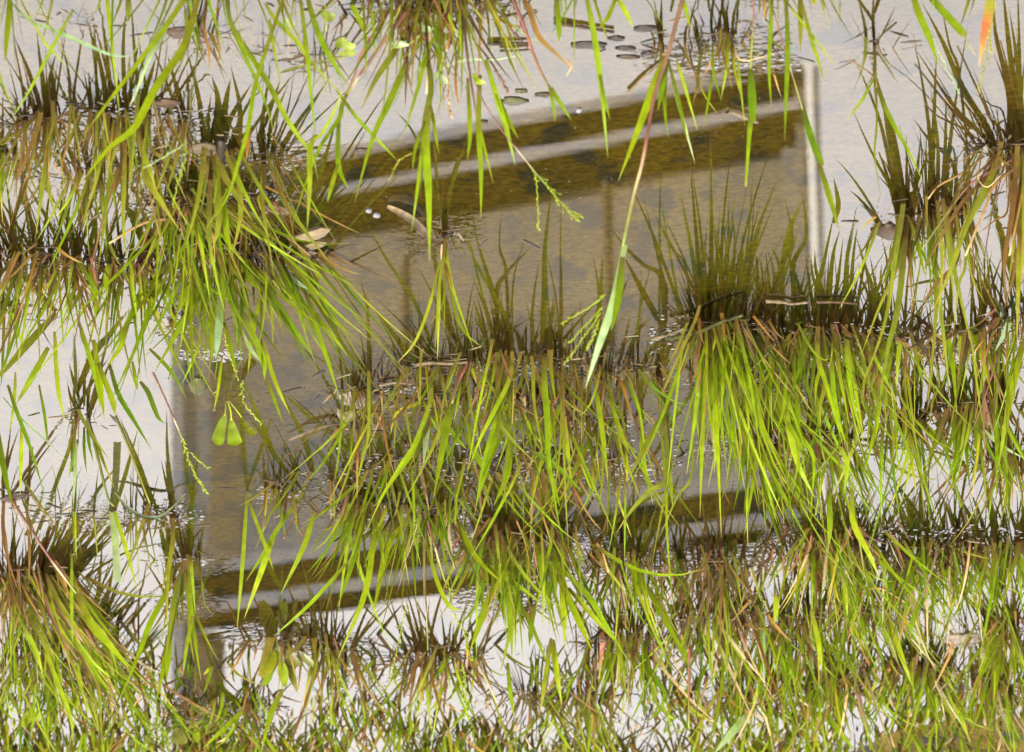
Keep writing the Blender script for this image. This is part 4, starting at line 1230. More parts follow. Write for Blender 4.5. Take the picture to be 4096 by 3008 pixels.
RB(65, 'E', ([(1110, 530), (1000, 300), (900, 120), (840, -20)], 36, 'g'), ([(1080, 500), (990, 250), (910, 0), (860, -250)], 34, 'g'), ([(1100, 650), (1080, 150), (1040, 0), (1050, -180)], 26, 'v'), ([(1020, 320), (1080, 170), (1210, 30)], 38, 'v'),
   ([(1250, 640), (1250, 400), (1290, 100)], 32, 'v'), ([(1030, 680), (1020, 540)], 44, 'b'), ([(1060, 690), (1120, 560)], 40, 'b'), ([(1180, 690), (1140, 540)], 34, 'v'), ([(980, 690), (930, 450), (900, 330)], 22, 'b'), ([(1120, 600), (1130, 200), (1200, -40)], 18, 'v'), ([(1000, 600), (880, 100), (815, -220)], 22, 'g'))
RB(66, 'E', ([(1320, 560), (1330, 250), (1330, 0), (1370, -340)], 50, 'g'), ([(1425, 700), (1432, 300), (1430, 0), (1435, -270)], 22, 'v'), ([(1372, 690), (1362, 540), (1385, 330)], 44, 'g'), ([(1430, 720), (1400, 320), (1330, 0)], 18, 'v'), ([(1440, 640), (1440, 100)], 18, 'b'), ([(1310, 690), (1240, 540)], 20, 'b'), ([(1400, 600), (1480, 480), (1560, 430)], 18, 'v'))
RB(67, 'E', ([(1690, 720), (1672, 250), (1640, 80)], 20, 'v'), ([(1692, 700), (1690, 80)], 16, 'b'), ([(1600, 700), (1570, 500), (1560, 380)], 18, 'b'), ([(1720, 720), (1700, 560)], 22, 'v'), ([(1810, 740), (1830, 600)], 24, 'v'), ([(1520, 700), (1500, 400)], 18, 'v'))
RB(68, 'E', ([(2110, 340), (2090, 200), (2040, 0), (1975, -270)], 26, 'v'), ([(2090, 250), (1960, 110), (1850, 0), (1790, -80)], 40, 'v'), ([(2070, 160), (2065, -150), (2075, -500)], 22, 'g'), ([(1870, 740), (1930, 480), (1950, 150)], 26, 'g'), ([(1900, 600), (1990, 480)], 20, 'v'), ([(1930, 480), (2010, 120)], 18, 'v'),
   ([(2245, 180), (2140, 0), (2050, -180)], 20, 'v'))
RB(80, 'F', ([(170, 440), (110, 0), (48, -310)], 38, 'g'), ([(190, 440), (150, 0), (115, -420)], 46, 'g'), ([(230, 440), (240, 0), (235, -640)], 48, 'g'), ([(280, 430), (300, 150), (255, -170)], 32, 'g'), ([(400, 430), (470, 0), (505, -460)], 28, 'g'),
   ([(430, 430), (510, 0), (560, -180), (640, -380)], 42, 'g'), ([(350, 430), (390, 0), (372, -210)], 26, 'v'), ([(440, 420), (500, 250), (540, 90)], 24, 'g'), ([(150, 320), (0, 20), (-90, -160)], 26, 'v'), ([(210, 430), (270, 100), (290, -200)], 30, 'g'),
   ([(330, 430), (350, 100), (300, -190)], 26, 'g'), ([(250, 430), (200, 200), (210, -150)], 30, 'g'), ([(380, 430), (430, 120), (440, -60)], 34, 'g'), ([(200, 430), (170, 250), (200, -60)], 26, 'b'), ([(120, 440), (40, 230)], 20, 'b'))
RB(81, 'F', ([(640, 330), (700, 100), (760, -60), (720, -260)], 44, 'g'), ([(770, 330), (765, 100), (850, -80), (820, -330)], 42, 'g'), ([(680, 320), (740, 80), (800, -120)], 26, 'g'), ([(640, 300), (640, 150), (610, 50)], 22, 'v'), ([(700, 320), (670, 100), (640, 30)], 30, 'g'), ([(560, 330), (570, 200), (550, 90)], 22, 'v'))
RB(82, 'F', ([(910, 330), (960, 100), (1020, -190)], 38, 'g'), ([(1100, 330), (1110, 60), (1160, -210)], 38, 'g'), ([(1000, 330), (1020, 50), (1050, -60)], 36, 'g'), ([(950, 300), (910, 150), (905, 60)], 34, 'v'), ([(1130, 300), (1150, 60), (1165, -70)], 30, 'g'), ([(930, 330), (890, 180), (880, 90)], 30, 'g'), ([(1040, 330), (1060, 150), (1080, -20)], 30, 'g'))
RB(83, 'F', ([(1280, 320), (1230, 130), (1185, -10)], 32, 'g'), ([(1300, 320), (1280, 180), (1265, 100)], 24, 'g'), ([(1250, 330), (1200, 200), (1190, 130)], 22, 'v'), ([(1340, 320), (1325, 200), (1330, 140)], 22, 'g'))
RB(84, 'F', ([(1360, 330), (1370, 120), (1345, 0)], 24, 'v'), ([(1390, 300), (1385, 60), (1395, -20)], 20, 'g'), ([(1560, 560), (1580, 380)], 34, 'v'), ([(1640, 600), (1600, 430)], 26, 'v'), ([(1690, 600), (1640, 480), (1620, 380)], 22, 'v'))
RB(92, 'C', ([(1480, 1330), (1400, 850), (1310, 560), (1260, 350)], 50, 'v'), ([(1430, 1300), (1310, 740), (1170, 420)], 34, 'v'), ([(1440, 1320), (1280, 1000), (1170, 760)], 26, 'v'), ([(1450, 1300), (1400, 1130), (1350, 1040)], 40, 'b'), ([(1495, 1300), (1490, 900)], 34, 'b'),
   ([(1430, 1290), (1310, 1130)], 22, 'v'), ([(1470, 1300), (1380, 900), (1345, 700)], 40, 'v'))
RB(93, 'C', ([(1640, 1300), (1640, 850), (1550, 290)], 42, 'v'), ([(1650, 1300), (1670, 700), (1680, 420)], 38, 'v'), ([(1620, 1290), (1610, 1060)], 30, 'v'), ([(1740, 1320), (1770, 900), (1870, 250)], 38, 'v'), ([(1720, 1300), (1740, 900), (1745, 640)], 34, 'v'), ([(1690, 1300), (1690, 900), (1650, 600)], 34, 'v'), ([(1560, 1290), (1510, 1140)], 20, 'v'))
RB(94, 'C', ([(1850, 1300), (1890, 1050), (1850, 900)], 24, 'b'), ([(1800, 1300), (1800, 1000), (1700, 790)], 22, 'v'), ([(1800, 1080), (1640, 900), (1565, 800)], 34, 'b'), ([(1860, 1290), (1870, 900), (1930, 740)], 18, 'v'), ([(1770, 1300), (1790, 1100)], 44, 'v'))
RB(95, 'C', ([(2020, 920), (1800, 690), (1575, 350)], 40, 'b'), ([(2050, 900), (1850, 560), (1720, 260), (1630, 90)], 52, 'v'), ([(1830, 480), (1770, 300), (1720, 60)], 26, 'v'))
RB(96, 'C', ([(2200, 900), (2130, 500), (2060, 200), (2050, 0)], 44, 'b'), ([(2225, 900), (2150, 300), (2115, -20)], 52, 'v'), ([(2150, 900), (2140, 600), (2070, 400)], 34, 'b'), ([(2240, 850), (2200, 400), (2160, 120)], 42, 'v'), ([(2120, 750), (2030, 670), (1930, 600)], 16, 'b'), ([(2100, 900), (2080, 800), (2140, 760)], 34, 'b'),
   ([(2225, 780), (2215, 300), (2205, -60)], 32, 'v'), ([(2180, 880), (2170, 500), (2200, 300)], 34, 'b'), ([(2235, 900), (2190, 700), (2130, 420)], 40, 'b'), ([(2215, 880), (2230, 600), (2245, 420)], 30, 'v'), ([(2170, 860), (2150, 620), (2080, 300)], 30, 'v'))
RB(91, 'C', ([(1285, 290), (1275, 100), (1280, -20)], 26, 'b'), ([(1240, 285), (1215, 120), (1180, -10)], 26, 'v'), ([(1310, 280), (1350, 190), (1420, 110)], 12, 'b'), ([(1275, 140), (1200, 20)], 12, 'b'))
RB(90, 'C', ([(330, 190), (350, 0)], 26, 'v'), ([(375, 200), (385, 100), (405, 0)], 28, 'v'), ([(300, 200), (290, 80), (230, -20)], 18, 'v'), ([(150, 240), (140, 150), (110, 60)], 30, 'b'), ([(70, 240), (90, 150), (150, 40)], 22, 'v'), ([(340, 190), (310, 60), (300, -30)], 20, 'v'))
RB(97, 'B', ([(2080, 260), (2075, 120), (2080, -20)], 30, 'v'), ([(2075, 250), (2050, 100), (2030, 0)], 18, 'v'))
RB(101, 'G', ([(250, 480), (290, 330), (330, 200)], 34, 'v'), ([(330, 480), (480, 330), (610, 220)], 40, 'v'), ([(380, 460), (540, 400), (700, 260)], 26, 'v'), ([(430, 480), (560, 450), (740, 430)], 14, 'v'), ([(200, 450), (280, 320), (330, 170)], 34, 'v'), ([(300, 480), (430, 250), (560, 60)], 32, 'v'),
   ([(350, 470), (470, 260), (520, 130)], 30, 'v'), ([(280, 470), (380, 240), (480, 100)], 28, 'g'))
RB(103, 'G', ([(600, 780), (635, 600), (655, 300)], 40, 'v'), ([(670, 760), (700, 600), (725, 480)], 38, 'v'), ([(760, 800), (870, 620)], 32, 'v'), ([(690, 830), (800, 720), (900, 600)], 30, 'v'), ([(890, 680), (920, 560), (940, 430)], 18, 'b'), ([(520, 850), (560, 740), (600, 650)], 34, 'v'), ([(780, 900), (900, 740), (990, 620)], 30, 'v'), ([(850, 850), (880, 700)], 26, 'b'))
RB(106, 'G', ([(1180, 400), (1130, 280), (1040, 190)], 34, 'b'), ([(1210, 400), (1215, 200), (1240, 50)], 26, 'v'), ([(1230, 330), (1270, 250), (1350, 160)], 20, 'v'), ([(1120, 400), (1060, 350), (990, 310)], 20, 'b'))
RB(105, 'G', ([(1110, 90), (1070, -60), (1040, -190)], 30, 'v'), ([(1000, 90), (980, 20)], 16, 'b'), ([(960, 80), (870, -190), (790, -420)], 30, 'v'), ([(1110, 60), (1075, -250), (1070, -500)], 34, 'v'))
RB(104, 'G', ([(840, 100), (838, 0), (840, -140)], 14, 'v'), ([(870, 90), (880, -50), (890, -330)], 14, 'g'), ([(920, 90), (925, -100)], 14, 'v'))
RB(109, 'G', ([(1740, 920), (1700, 800), (1660, 690)], 70, 'v'), ([(1850, 900), (1870, 780), (1900, 680)], 80, 'v'), ([(2020, 950), (2010, 830)], 60, 'v'))
RB(56, 'D', ([(570, 1080), (640, 900), (720, 700)], 38, 'v'), ([(490, 1050), (450, 950), (435, 880)], 24, 'v'), ([(480, 1040), (478, 900), (480, 780)], 20, 'v'), ([(500, 1040), (600, 850), (690, 720)], 30, 'v'))
RB(58, 'D', ([(20, 1560), (60, 1350), (110, 1200)], 26, 'b'), ([(130, 1540), (250, 1360), (365, 1210)], 22, 'b'), ([(190, 1480), (190, 1240)], 26, 'b'), ([(20, 1500), (40, 1380), (70, 1150)], 30, 'b'))

# ------------------------------------------------------------------ build the place
def ruffle(x, y):
    v = 0
    for rx, ry, k in ROOTS:
        d2 = ((x - rx) / .024) ** 2 + ((y - ry) / .045) ** 2
        if d2 < 12: v = max(v, k * math.exp(-d2))
    return v


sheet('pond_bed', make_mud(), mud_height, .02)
sheet('flood_water', make_water(), lambda x, y: 0.0, .012, ruffle)
build_board()
for t in TUFTS.values():
    t.fill()
    t.build()


# ------------------------------------------------------------------ ground cover on the far shore
def ground_cover():
    r = random.Random(99)
    a = Acc()
    for i in range(7600):
        X = r.uniform(-200, 4300)
        Y = (2620 + 900 * r.random() ** .8) if i < 6000 else r.uniform(2780, 3080)
        k = noise.noise((X / 260, Y / 110, 3.3))
        left = 1 if X < 1000 else 0
        if i < 6000 and k < -.15 + (.0 if Y > 2850 else .22) - .12 * left: continue
        b = on_water(X, Y)
        b.z = max(-.01, mud_height(b.x, b.y))
        mz = (b - CAM).dot(FWD) * W / 4096 * K
        n = 5
        Lg = (r.uniform(80, 420) if i < 6000 else r.uniform(40, 200)) * mz
        ln, dp, bd = r.gauss(.05, .3), r.gauss(0, .25), r.gauss(0, .2)
        kind = r.choice('ggggggddlyvobk' if i < 6000 else 'vvbkbdgos')
        j = r.uniform(.42, .85)
        P = [b + Vector((-(ln * t + bd * t * t) * Lg, dp * t * Lg, Lg * (t - .25 * t ** 3) - .004)) for t in [q / (n - 1) for q in range(n)]]
        w = r.uniform(8, 24) * mz
        a.ribbon(P, [w * blade_width(q / (n - 1)) for q in range(n)], [run(kind, q / (n - 1), j) for q in range(n)], r.gauss(0, .6))
    o = a.build('ground_cover', M_LEAF)
    tag(o, 'short mixed grass covering the muddy far shore', 'ground cover', kind='stuff')


ground_cover()


# ------------------------------------------------------------------ broad leaved plants
def plant(tid, name, cat, label, t, x, y, leaves, stalks, group='broad leaved plants'):
    p = Tuft(tid, t, x, y, 0, 20, 1, 2, label=label, group=group)
    ROOTS.pop()
    p.name, p.cat = name, cat
    root = empty(name, p.P)
    tag(root, label, cat, group)
    for pts, w, kind in leaves:
        a = Acc()
        n = 12
        Yp = p.P.y
        raw = [on_plane(*px(t, q[0], q[1]), Yp) for q in pts]
        s_ = p.rnd.gauss(0, .35)
        raw = [on_plane(*px(t, q[0], q[1]), Yp - s_ * max(0, v.z)) for q, v in zip(pts, raw)]
        P = smooth_path(raw, n)
        fan = name == 'heart_leaved_plant'
        prof = (lambda u: (.12 + .88 * u ** .8) if u < .86 else max(.3, 1 - ((u - .86) / .14) ** 2 * .7)) if fan else lambda u: max(.04, math.sin(math.pi * min(1, u * .93 + .04)) ** .7)
        cols = [run(kind, .3 + .6 * i / n, p.rnd.uniform(.6, .9)) for i in range(n)]
        a.ribbon(P, [w * p.mz * prof(i / (n - 1)) for i in range(n)], cols, p.rnd.gauss(0, .3), .16)
        a.build('leaf', M_BROAD, root, p.P)
    for pts, w, kind in stalks:
        a = Acc()
        P = smooth_path([on_plane(*px(t, q[0], q[1]), p.P.y) for q in pts], 10)
        a.tube(P, [w * p.mz * .5] * 10, [run(kind, i / 9) for i in range(10)])
        a.build('stalk', M_STEM, root, p.P)
    del TUFTS[tid]


plant(200, 'heart_leaved_plant', 'plant', 'heart shaped bright green leaves standing before the left edge of the mirrored board', 'D', 1450, 985,
      [([(1450, 1060), (1420, 1150), (1390, 1265)], 110, 'g'), ([(1480, 1090), (1495, 1180), (1510, 1270)], 105, 'g'), ([(1550, 1090), (1590, 1160), (1630, 1205)], 75, 'v')],
      [([(1450, 985), (1448, 1030), (1443, 1080)], 12, 'v'), ([(1460, 985), (1480, 1050), (1485, 1110)], 12, 'l'), ([(1470, 985), (1530, 1060), (1565, 1115)], 10, 'l')])
plant(201, 'dock_plant', 'plant', 'broad yellow green leaves with one bright oval leaf under the board reflection', 'G', 1790, 955,
      [([(1760, 1000), (1720, 1080), (1670, 1170)], 105, 'y'), ([(1800, 1060), (1815, 1140), (1830, 1235)], 68, 'l'), ([(1900, 1000), (1970, 1060), (2030, 1110)], 50, 'v'),
       ([(1850, 990), (1870, 1060), (1930, 1090)], 80, 'v'), ([(1740, 1080), (1720, 1160), (1690, 1230)], 60, 'g')],
      [([(1790, 955), (1770, 980), (1760, 1005)], 12, 'v'), ([(1795, 955), (1800, 1010), (1800, 1065)], 10, 'v'), ([(1830, 955), (1860, 975), (1900, 1005)], 10, 'b')])
plant(202, 'creeping_vine', 'vine', 'small clover like vine trailing over the dense upper clump', 'B', 650, 30,
      [([(520, 150), (560, 185), (620, 185)], 44, 'p'), ([(340, 300), (390, 280), (460, 290)], 42, 'p'), ([(620, 470), (660, 500), (720, 540)], 44, 'p'), ([(870, 470), (900, 520), (950, 530)], 40, 'l'),
       ([(-10, 300), (30, 270), (75, 300)], 62, 'l'), ([(0, 340), (60, 345), (130, 325)], 40, 'l')],
      [([(700, 80), (560, 200), (450, 290), (340, 310)], 8, 'l'), ([(620, 480), (720, 415), (850, 380), (1000, 385), (1165, 355)], 8, 'p'), ([(700, 80), (690, 300), (650, 480)], 7, 'l')])
plant(203, 'clover_sprig', 'plant', 'thin sprig with round pale leaves hanging in the upper left', 'A', 1990, -60,
      [([(1810, 130), (1850, 150), (1890, 150)], 60, 'p'), ([(2060, 80), (2110, 105), (2150, 100)], 70, 'l'), ([(2190, 280), (2230, 300), (2280, 290)], 60, 'l'), ([(1800, 465), (1880, 440), (1960, 415)], 26, 'v')],
      [([(1990, -40), (2080, 30), (2090, 100), (2095, 200)], 8, 'l'), ([(1960, 410), (2100, 385), (2290, 350)], 10, 'v'), ([(2085, 60), (1900, 90), (1840, 140)], 7, 'l')])
plant(204, 'seedling', 'plant', 'tiny round leaved seedling in the yellowish grass of the lower left corner', 'G', 190, 1330,
      [([(200, 1380), (180, 1430), (140, 1490)], 66, 'l'), ([(190, 1370), (230, 1400), (250, 1450)], 44, 'l')], [([(190, 1330), (195, 1360), (200, 1385)], 9, 'v')])
plant(205, 'seedling', 'plant', 'olive lobed seedling on the shore right of the mirrored left leg', 'G', 1170, 1470,
      [([(1120, 1500), (1150, 1550), (1200, 1590)], 90, 'v'), ([(1250, 1500), (1260, 1550), (1270, 1590)], 50, 'l'), ([(1150, 1480), (1180, 1520), (1230, 1530)], 60, 'v')], [([(1170, 1470), (1165, 1490), (1150, 1520)], 9, 'v')])

# ------------------------------------------------------------------ things afloat
FLOAT = 'bits afloat on the water'
LIT = .24                 # soaked things are darker than dry ones


def float_leaf(name, cat, label, t, outline, kind, dome=.003, group=FLOAT, mat=None, j=1.0):
    P = [on_water(*px(t, *q), .0012) for q in outline]
    c = sum(P, Vector()) / len(P)
    a = Acc()
    r = random.Random(int(outline[0][0] * 7 + outline[0][1]))
    rings = (1.0, .66, .33)
    for k, f in enumerate(rings):
        for p in P:
            q = c + (p - c) * f
            q.z = .0010 + dome * (1 - f * f) * r.uniform(.5, 1.2) + (.0006 if k == 0 else 0) * r.random()
            a.v.append(q)
            a.c.append(run(kind, r.uniform(.2, 1), j * LIT * r.uniform(.75, 1.2)))
    n = len(P)
    for p in P:
        a.v.append(Vector((p.x, p.y, -.0015)))
        a.c.append(run(kind, .1, j * LIT))
    a.v.append(c + Vector((0, 0, dome)))
    a.c.append(run(kind, .6, j * LIT))
    for k in range(2):
        for i in range(n):
            i2 = (i + 1) % n
            a.f.append((k * n + i, k * n + i2, (k + 1) * n + i2, (k + 1) * n + i))
    for i in range(n):
        i2 = (i + 1) % n
        a.f.append((2 * n + i, 2 * n + i2, 4 * n))
        a.f.append((i, 3 * n + i, 3 * n + i2, i2))
    o = a.build(name, mat or M_LITTER, None, c)
    return tag(o, label, cat, group)


def oval(cx, cy, rx, ry, n=12, seed=1, wob=.18):
    r = random.Random(seed + int(cx))
    return [(cx + rx * math.cos(2 * math.pi * i / n) * r.uniform(1 - wob, 1 + wob), cy + ry * math.sin(2 * math.pi * i / n) * r.uniform(1 - wob, 1 + wob)) for i in range(n)]


def float_stick(name, cat, label, t, pts, w, kind, z=.002, group=FLOAT, j=1.0, lift=0.0, flat=False):
    m = len(pts)
    P = [on_water(*px(t, *q), z + lift * math.sin(math.pi * i / max(1, m - 1))) for i, q in enumerate(pts)]
    c = P[0].copy()
    mz = (c - CAM).dot(FWD) * W / 4096 * K
    n = max(9, 4 * m)
    S = smooth_path(P, n)
    a = Acc()
    r = random.Random(int(pts[0][0] + 3 * pts[0][1]))
    cols = [run(kind, r.uniform(.2, .95), j * LIT) for _ in range(n)]
    if flat:
        a.ribbon(S, [w * mz * (.35 + .65 * math.sin(math.pi * (i + .6) / (n + .2))) for i in range(n)], cols, 0.9, .3)
    else:
        a.tube(S, [w * mz * .5 * r.uniform(.8, 1.1) * (1 - .35 * i / n) for i in range(n)], cols, 6)
    o = a.build(name, M_LITTER, None, c)
    return tag(o, label, cat, group)


float_stick('curled_leaf', 'dead leaf', 'long pale curled dead leaf floating over the upper board reflection', 'B', [(320, 1325), (400, 1365), (500, 1430), (600, 1530), (695, 1560)], 60, 's', .003, None, 1.25, .006, True)
float_stick('reed_stalk', 'stalk', 'pale cut stalk floating along the upper left edge of the board reflection', 'B', [(1870, 590), (1960, 500), (2060, 420)], 26, 's')
float_stick('reed_stalk', 'stalk', 'pale stub floating on the bright strip near the broad dark leaf', 'C', [(345, 708), (430, 740), (535, 785)], 44, 's', .003)
float_stick('plank_chip', 'wood chip', 'long brown wood chip floating near the upper edge', 'B', [(1395, 145), (1550, 170), (1770, 205)], 36, 'b', .002)
float_stick('plank_chip', 'wood chip', 'dark wood chip just right of the dense upper clump', 'B', [(960, 280), (1100, 278), (1235, 275)], 30, 'k', .002)
float_stick('plank_chip', 'wood chip', 'short grey chip below the dark one by the dense upper clump', 'B', [(1040, 325), (1130, 325), (1225, 318)], 24, 'b', .002)
for i, (x, y, rx, ry, k, lab) in enumerate([
        (1600, 298, 122, 22, 'k', 'largest dark oval leaf floating near the upper edge'), (1975, 190, 62, 20, 'k', 'small dark leaf with a sprig through it near the upper edge'),
        (1870, 372, 66, 10, 'b', 'thin brown leaf floating left of the paired small leaves'), (1995, 350, 42, 12, 'k', 'tiny dark leaf between two thin floating ones'),
        (1130, 655, 76, 26, 'v', 'pale green round leaf floating where the dark seed stem hangs'), (1320, 616, 46, 12, 'b', 'small brown leaf right of the pale green round one'),
        (1180, 590, 42, 10, 'v', 'narrow leaf above the pale green round one'), (1790, 255, 50, 14, 'k', 'dark slanting bit right of the largest floating leaf'),
        (1850, 318, 62, 12, 'k', 'dark speck under the slanting bit near the upper edge'), (940, 788, 26, 6, 'b', 'tiny leaf resting on the upper edge of the board reflection'), (170, 972, 58, 12, 'b', 'brown leaf at the left of the upper board edge')]):
    float_leaf('floating_leaf', 'leaf', lab, 'B', oval(x, y, rx, ry * .8, 11, i, .3), k, .001, j=1.0)
float_leaf('floating_leaf', 'leaf', 'broad flat tan leaf by the broad leaved tuft on the left', 'A', [(1190, 965), (1240, 935), (1320, 925), (1380, 940), (1410, 1005), (1340, 1000), (1260, 990)], 's', .002, j=.75)
float_leaf('floating_leaf', 'leaf', 'dark curled leaf right behind the flat tan one', 'A', [(1385, 960), (1400, 910), (1440, 915), (1475, 970), (1440, 1000), (1400, 1000)], 'k', .012)
float_leaf('floating_leaf', 'leaf', 'grey flat leaf in pale water between two tufts in the upper left', 'A', oval(1070, 670, 80, 22, 12, 4), 'b', .002, j=1.6)
float_leaf('floating_leaf', 'leaf', 'brown flat leaf at the foot of the withered tuft at the upper edge', 'A', oval(1150, 215, 75, 32, 12, 5), 'b', .002, j=1.3)
float_leaf('floating_leaf', 'leaf', 'large pale wet leaf at the left end of the bright strip', 'A', [(1880, 1530), (1960, 1500), (2060, 1470), (2120, 1475), (2080, 1520), (1980, 1550)], 's', .004, j=1.2)
float_leaf('floating_leaf', 'leaf', 'smaller pale wet leaf under the large pale one', 'A', [(1960, 1580), (2030, 1560), (2095, 1560), (2070, 1585), (2000, 1600)], 's', .003, j=1.2)
float_leaf('floating_leaf', 'leaf', 'pale leaf among withered leaves at the foot of the big tuft', 'A', [(1660, 1330), (1740, 1320), (1830, 1340), (1880, 1370), (1800, 1375), (1720, 1360)], 's', .004, j=1.0)
float_leaf('floating_leaf', 'leaf', 'olive folded leaf afloat left of the heart shaped leaves', 'D', [(1205, 890), (1240, 845), (1300, 845), (1340, 890), (1300, 915), (1240, 910)], 'v', .010)
float_leaf('floating_leaf', 'leaf', 'tattered dark leaf tip right of the white post', 'C', [(1260, 1480), (1340, 1455), (1400, 1440), (1470, 1490), (1420, 1530), (1380, 1545), (1330, 1515)], 'b', .006, j=1.1)
float_leaf('floating_leaf', 'leaf', 'brown leaf afloat on the lower left', 'D', [(0, 1620), (70, 1590), (150, 1580), (205, 1590), (140, 1610), (60, 1640)], 'b', .003)
float_stick('twig', 'twig', 'brown twig lying across the dark foot of the tallest reflecting tuft', 'F', [(-20, 585), (150, 545), (300, 480), (440, 435)], 34, 'v', .012, None, .8)
float_stick('reed_stalk', 'stalk', 'red and straw stalk afloat before the foot of the white post', 'F', [(590, 345), (690, 350), (760, 362), (855, 352)], 28, 's', .003, FLOAT, .9)
float_stick('reed_stalk', 'stalk', 'grey stalk afloat right of the red and straw one', 'F', [(915, 350), (1040, 350), (1175, 360)], 24, 'b', .003, FLOAT, 1.5)
float_stick('bent_blade', 'fallen blade', 'pale fallen blade with comb like mirror image on the right', 'F', [(1505, 330), (1600, 345), (1690, 335), (1760, 320)], 20, 'p', .006, FLOAT, 1.0, .004, True)
float_stick('bent_blade', 'fallen blade', 'pale blade lying flat in bright water on the right', 'F', [(1110, 1255), (1290, 1278), (1490, 1292)], 22, 'p', .003, FLOAT, .9, 0, True)
float_stick('bent_blade', 'fallen blade', 'pale blue green blade bowed in an arc on the lower left', 'G', [(735, -10), (800, 60), (880, 125), (980, 152), (1070, 115), (1190, -5)], 24, 'p', .006, FLOAT, 1.15, .01, True)
float_stick('reed_stalk', 'stalk', 'pinkish stalk afloat left of the very middle', 'E', [(510, 752), (600, 740), (720, 745), (835, 735)], 28, 's', .003, FLOAT, .8)
float_stick('reed_stalk', 'stalk', 'broken stalk afloat left of the pink stemmed tuft', 'E', [(270, 885), (370, 868), (480, 875)], 24, 's', .003, FLOAT, .8)
float_stick('reed_stalk', 'stalk', 'pale stalk afloat at the right foot of the slender stems', 'E', [(2020, 590), (2120, 560), (2245, 515)], 30, 's', .003, FLOAT, .8)
float_stick('twig', 'twig', 'straight twig lying low on the lower left water', 'G', [(1340, 935), (1410, 922), (1480, 910)], 20, 'k', .003)
float_stick('bent_blade', 'fallen blade', 'grey fallen blade below the twig on the left water', 'D', [(1850, 1240), (1980, 1190), (2100, 1150), (2190, 1140)], 30, 's', .004, FLOAT, .7, .002, True)


# sandy clod and the bare mud patch
def clod(name, label, t, cx, cy, rx, ry, hgt, cat='clod'):
    c = on_water(*px(t, cx, cy), 0)
    mz = (c - CAM).dot(FWD) * W / 4096 * K
    a = Acc()
    n, m = 28, 9
    for j in range(m):
        u = j / (m - 1) * math.pi / 2
        for i in range(n):
            g = 2 * math.pi * i / n
            k = 1 + .28 * noise.noise((math.cos(g) * 2.1 + cx, math.sin(g) * 2.1, u * 2)) + .1 * noise.noise((math.cos(g) * 7, math.sin(g) * 7 + cy, u * 6))
            a.v.append(c + Vector((rx * mz * math.cos(g) * math.cos(u) * k, ry * mz / math.sin(TILT) * math.sin(g) * math.cos(u) * k, -.006 + hgt * math.sin(u) * k)))
            a.c.append((.1, .08, .06))
    for j in range(m - 1):
        for i in range(n):
            i2 = (i + 1) % n
            a.f.append((j * n + i, j * n + i2, (j + 1) * n + i2, (j + 1) * n + i))
    o = a.build(name, M_CLOD, None, c)
    tag(o, label, cat)
    return o


clod('mud_clod', 'sandy tan clod of mud breaking the water left of the middle', 'E', 140, 955, 140, 36, .016)
clod('mud_patch', 'bare grey tan mud bank showing near the right edge', 'I', 1860, 930, 150, 44, .012, 'mud bank')
clod('mud_clod', 'small dark clod at the foot of the mounded lower right tuft', 'I', 1040, 390, 110, 34, .02)
float_leaf('dead_leaf', 'dead leaf', 'dry folded tan leaf under the sandy clod', 'E', [(-5, 1035), (40, 1060), (100, 1055), (155, 1050), (110, 1090), (40, 1100), (0, 1080)], 's', .008, j=.9)

# bubbles
for i, (t, x, y, rx, ry, lab) in enumerate([
        ('B', 200, 1358, 34, 12, 'foam bubble on the dark upper rail, left of a pair'), ('B', 252, 1388, 40, 15, 'foam bubble on the dark upper rail, right of a pair'), 
        ('B', 1550, 714, 34, 14, 'foam bubble where pale water meets the board edge'),
        
        
        ]):
    float_leaf('foam_bubble', 'bubble', lab, t, oval(x, y, rx * .55, ry * .7, 10, i + 30), 's', .0015, 'foam bubbles', M_FOAM)


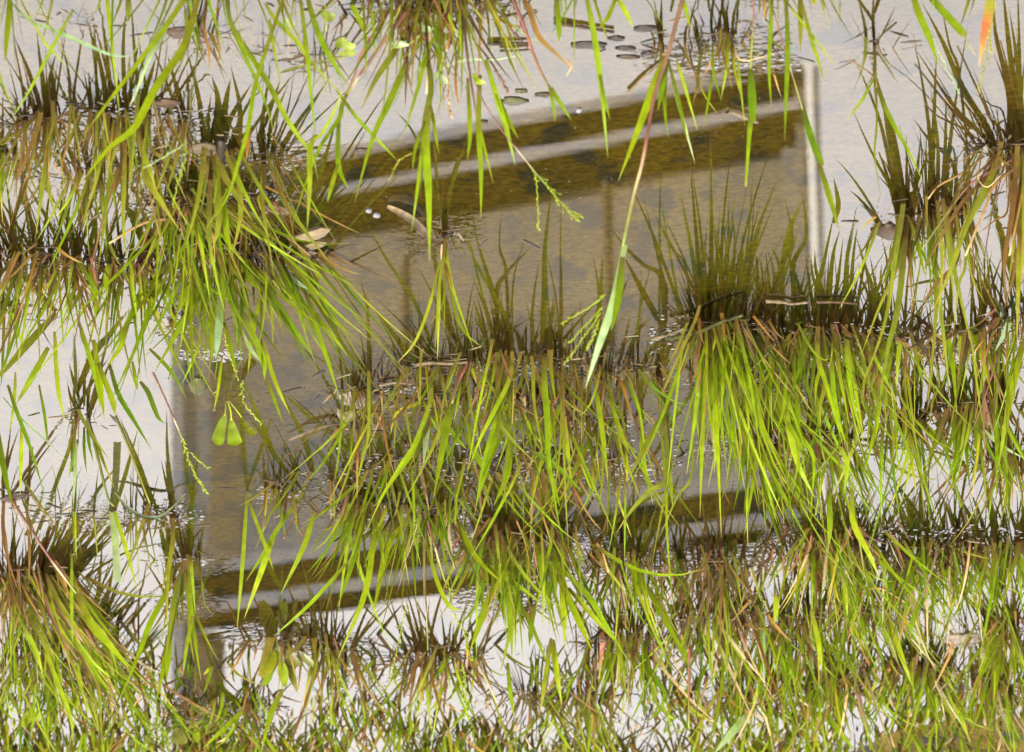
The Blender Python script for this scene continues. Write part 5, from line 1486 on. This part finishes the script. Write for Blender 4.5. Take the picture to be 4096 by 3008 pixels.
# fine scum caught round the stems
def scum():
    r = random.Random(5)
    a = Acc()
    spots = [(q[0], q[1], .05, .05) for q in ROOTS]
    P0 = [(t, x0, x1, y0, y1, n) for t, x0, x1, y0, y1, n in [('D', 1150, 1560, 640, 740, 150), ('E', 280, 520, 870, 950, 40), ('E', 880, 1500, 700, 820, 70), ('E', 2000, 2245, 380, 720, 60), ('C', 0, 800, 330, 460, 120),
                                                              ('G', 800, 1300, 90, 210, 90), ('G', 1000, 1340, 390, 470, 60), ('G', 1020, 1230, 650, 760, 60), ('G', 900, 1900, 1360, 1560, 200), ('H', 0, 700, 1100, 1300, 120),
                                                              ('I', 1300, 2245, 180, 300, 90), ('E', 0, 2245, 1100, 1640, 200), ('F', 100, 1400, 470, 700, 160), ('A', 420, 1300, 640, 820, 120), ('F', 1400, 2240, 600, 800, 70)]]
    def fleck(p, sz):
        n = 6
        b0 = len(a.v)
        f = r.uniform(.6, 1.3)
        for i in range(n):
            g = 2 * math.pi * i / n
            k = r.uniform(.6, 1.2)
            a.v.append(p + Vector((sz * math.cos(g) * k, sz * f * math.sin(g) * k, .0007)))
        a.v.append(p + Vector((0, 0, .0007 + sz * .35)))
        a.c += [(.4, .4, .4)] * (n + 1)
        for i in range(n): a.f.append((b0 + i, b0 + (i + 1) % n, b0 + n))
    for t, x0, x1, y0, y1, n in P0:
        for _ in range(n):
            u, v = r.random(), (r.random() + r.random()) / 2
            fleck(on_water(*px(t, x0 + (x1 - x0) * u, y0 + (y1 - y0) * v)), r.uniform(.0008, .0026))
    for _ in range(320):
        fleck(on_water(r.uniform(700, 3300), r.uniform(250, 1500)), r.uniform(.0003, .0009))
    o = a.build('floating_scum', M_FOAM)
    b = Acc()
    for _ in range(2600):
        q = r.choice(ROOTS)
        p = Vector((q[0] + r.gauss(0, .028), q[1] + r.gauss(0, .022), -.0002))
        g = r.gauss(0, .7)
        ln = r.uniform(.002, .011)
        d = Vector((math.cos(g), math.sin(g) * 1.5, 0)) * ln
        k = r.choice('bbksbvs')
        w = r.uniform(.0005, .0013)
        b.tube([p - d, p + Vector((0, 0, r.uniform(-.0004, .0006))), p + d], [w, w, w * .6], [run(k, r.random(), .27)] * 3, 4)
    tag(b.build('floating_litter', M_LITTER), 'fine broken brown stems and litter caught round the tufts', 'litter', kind='stuff')
    tag(o, 'fine pale flecks of scum scattered on the water', 'scum', kind='stuff')


scum()
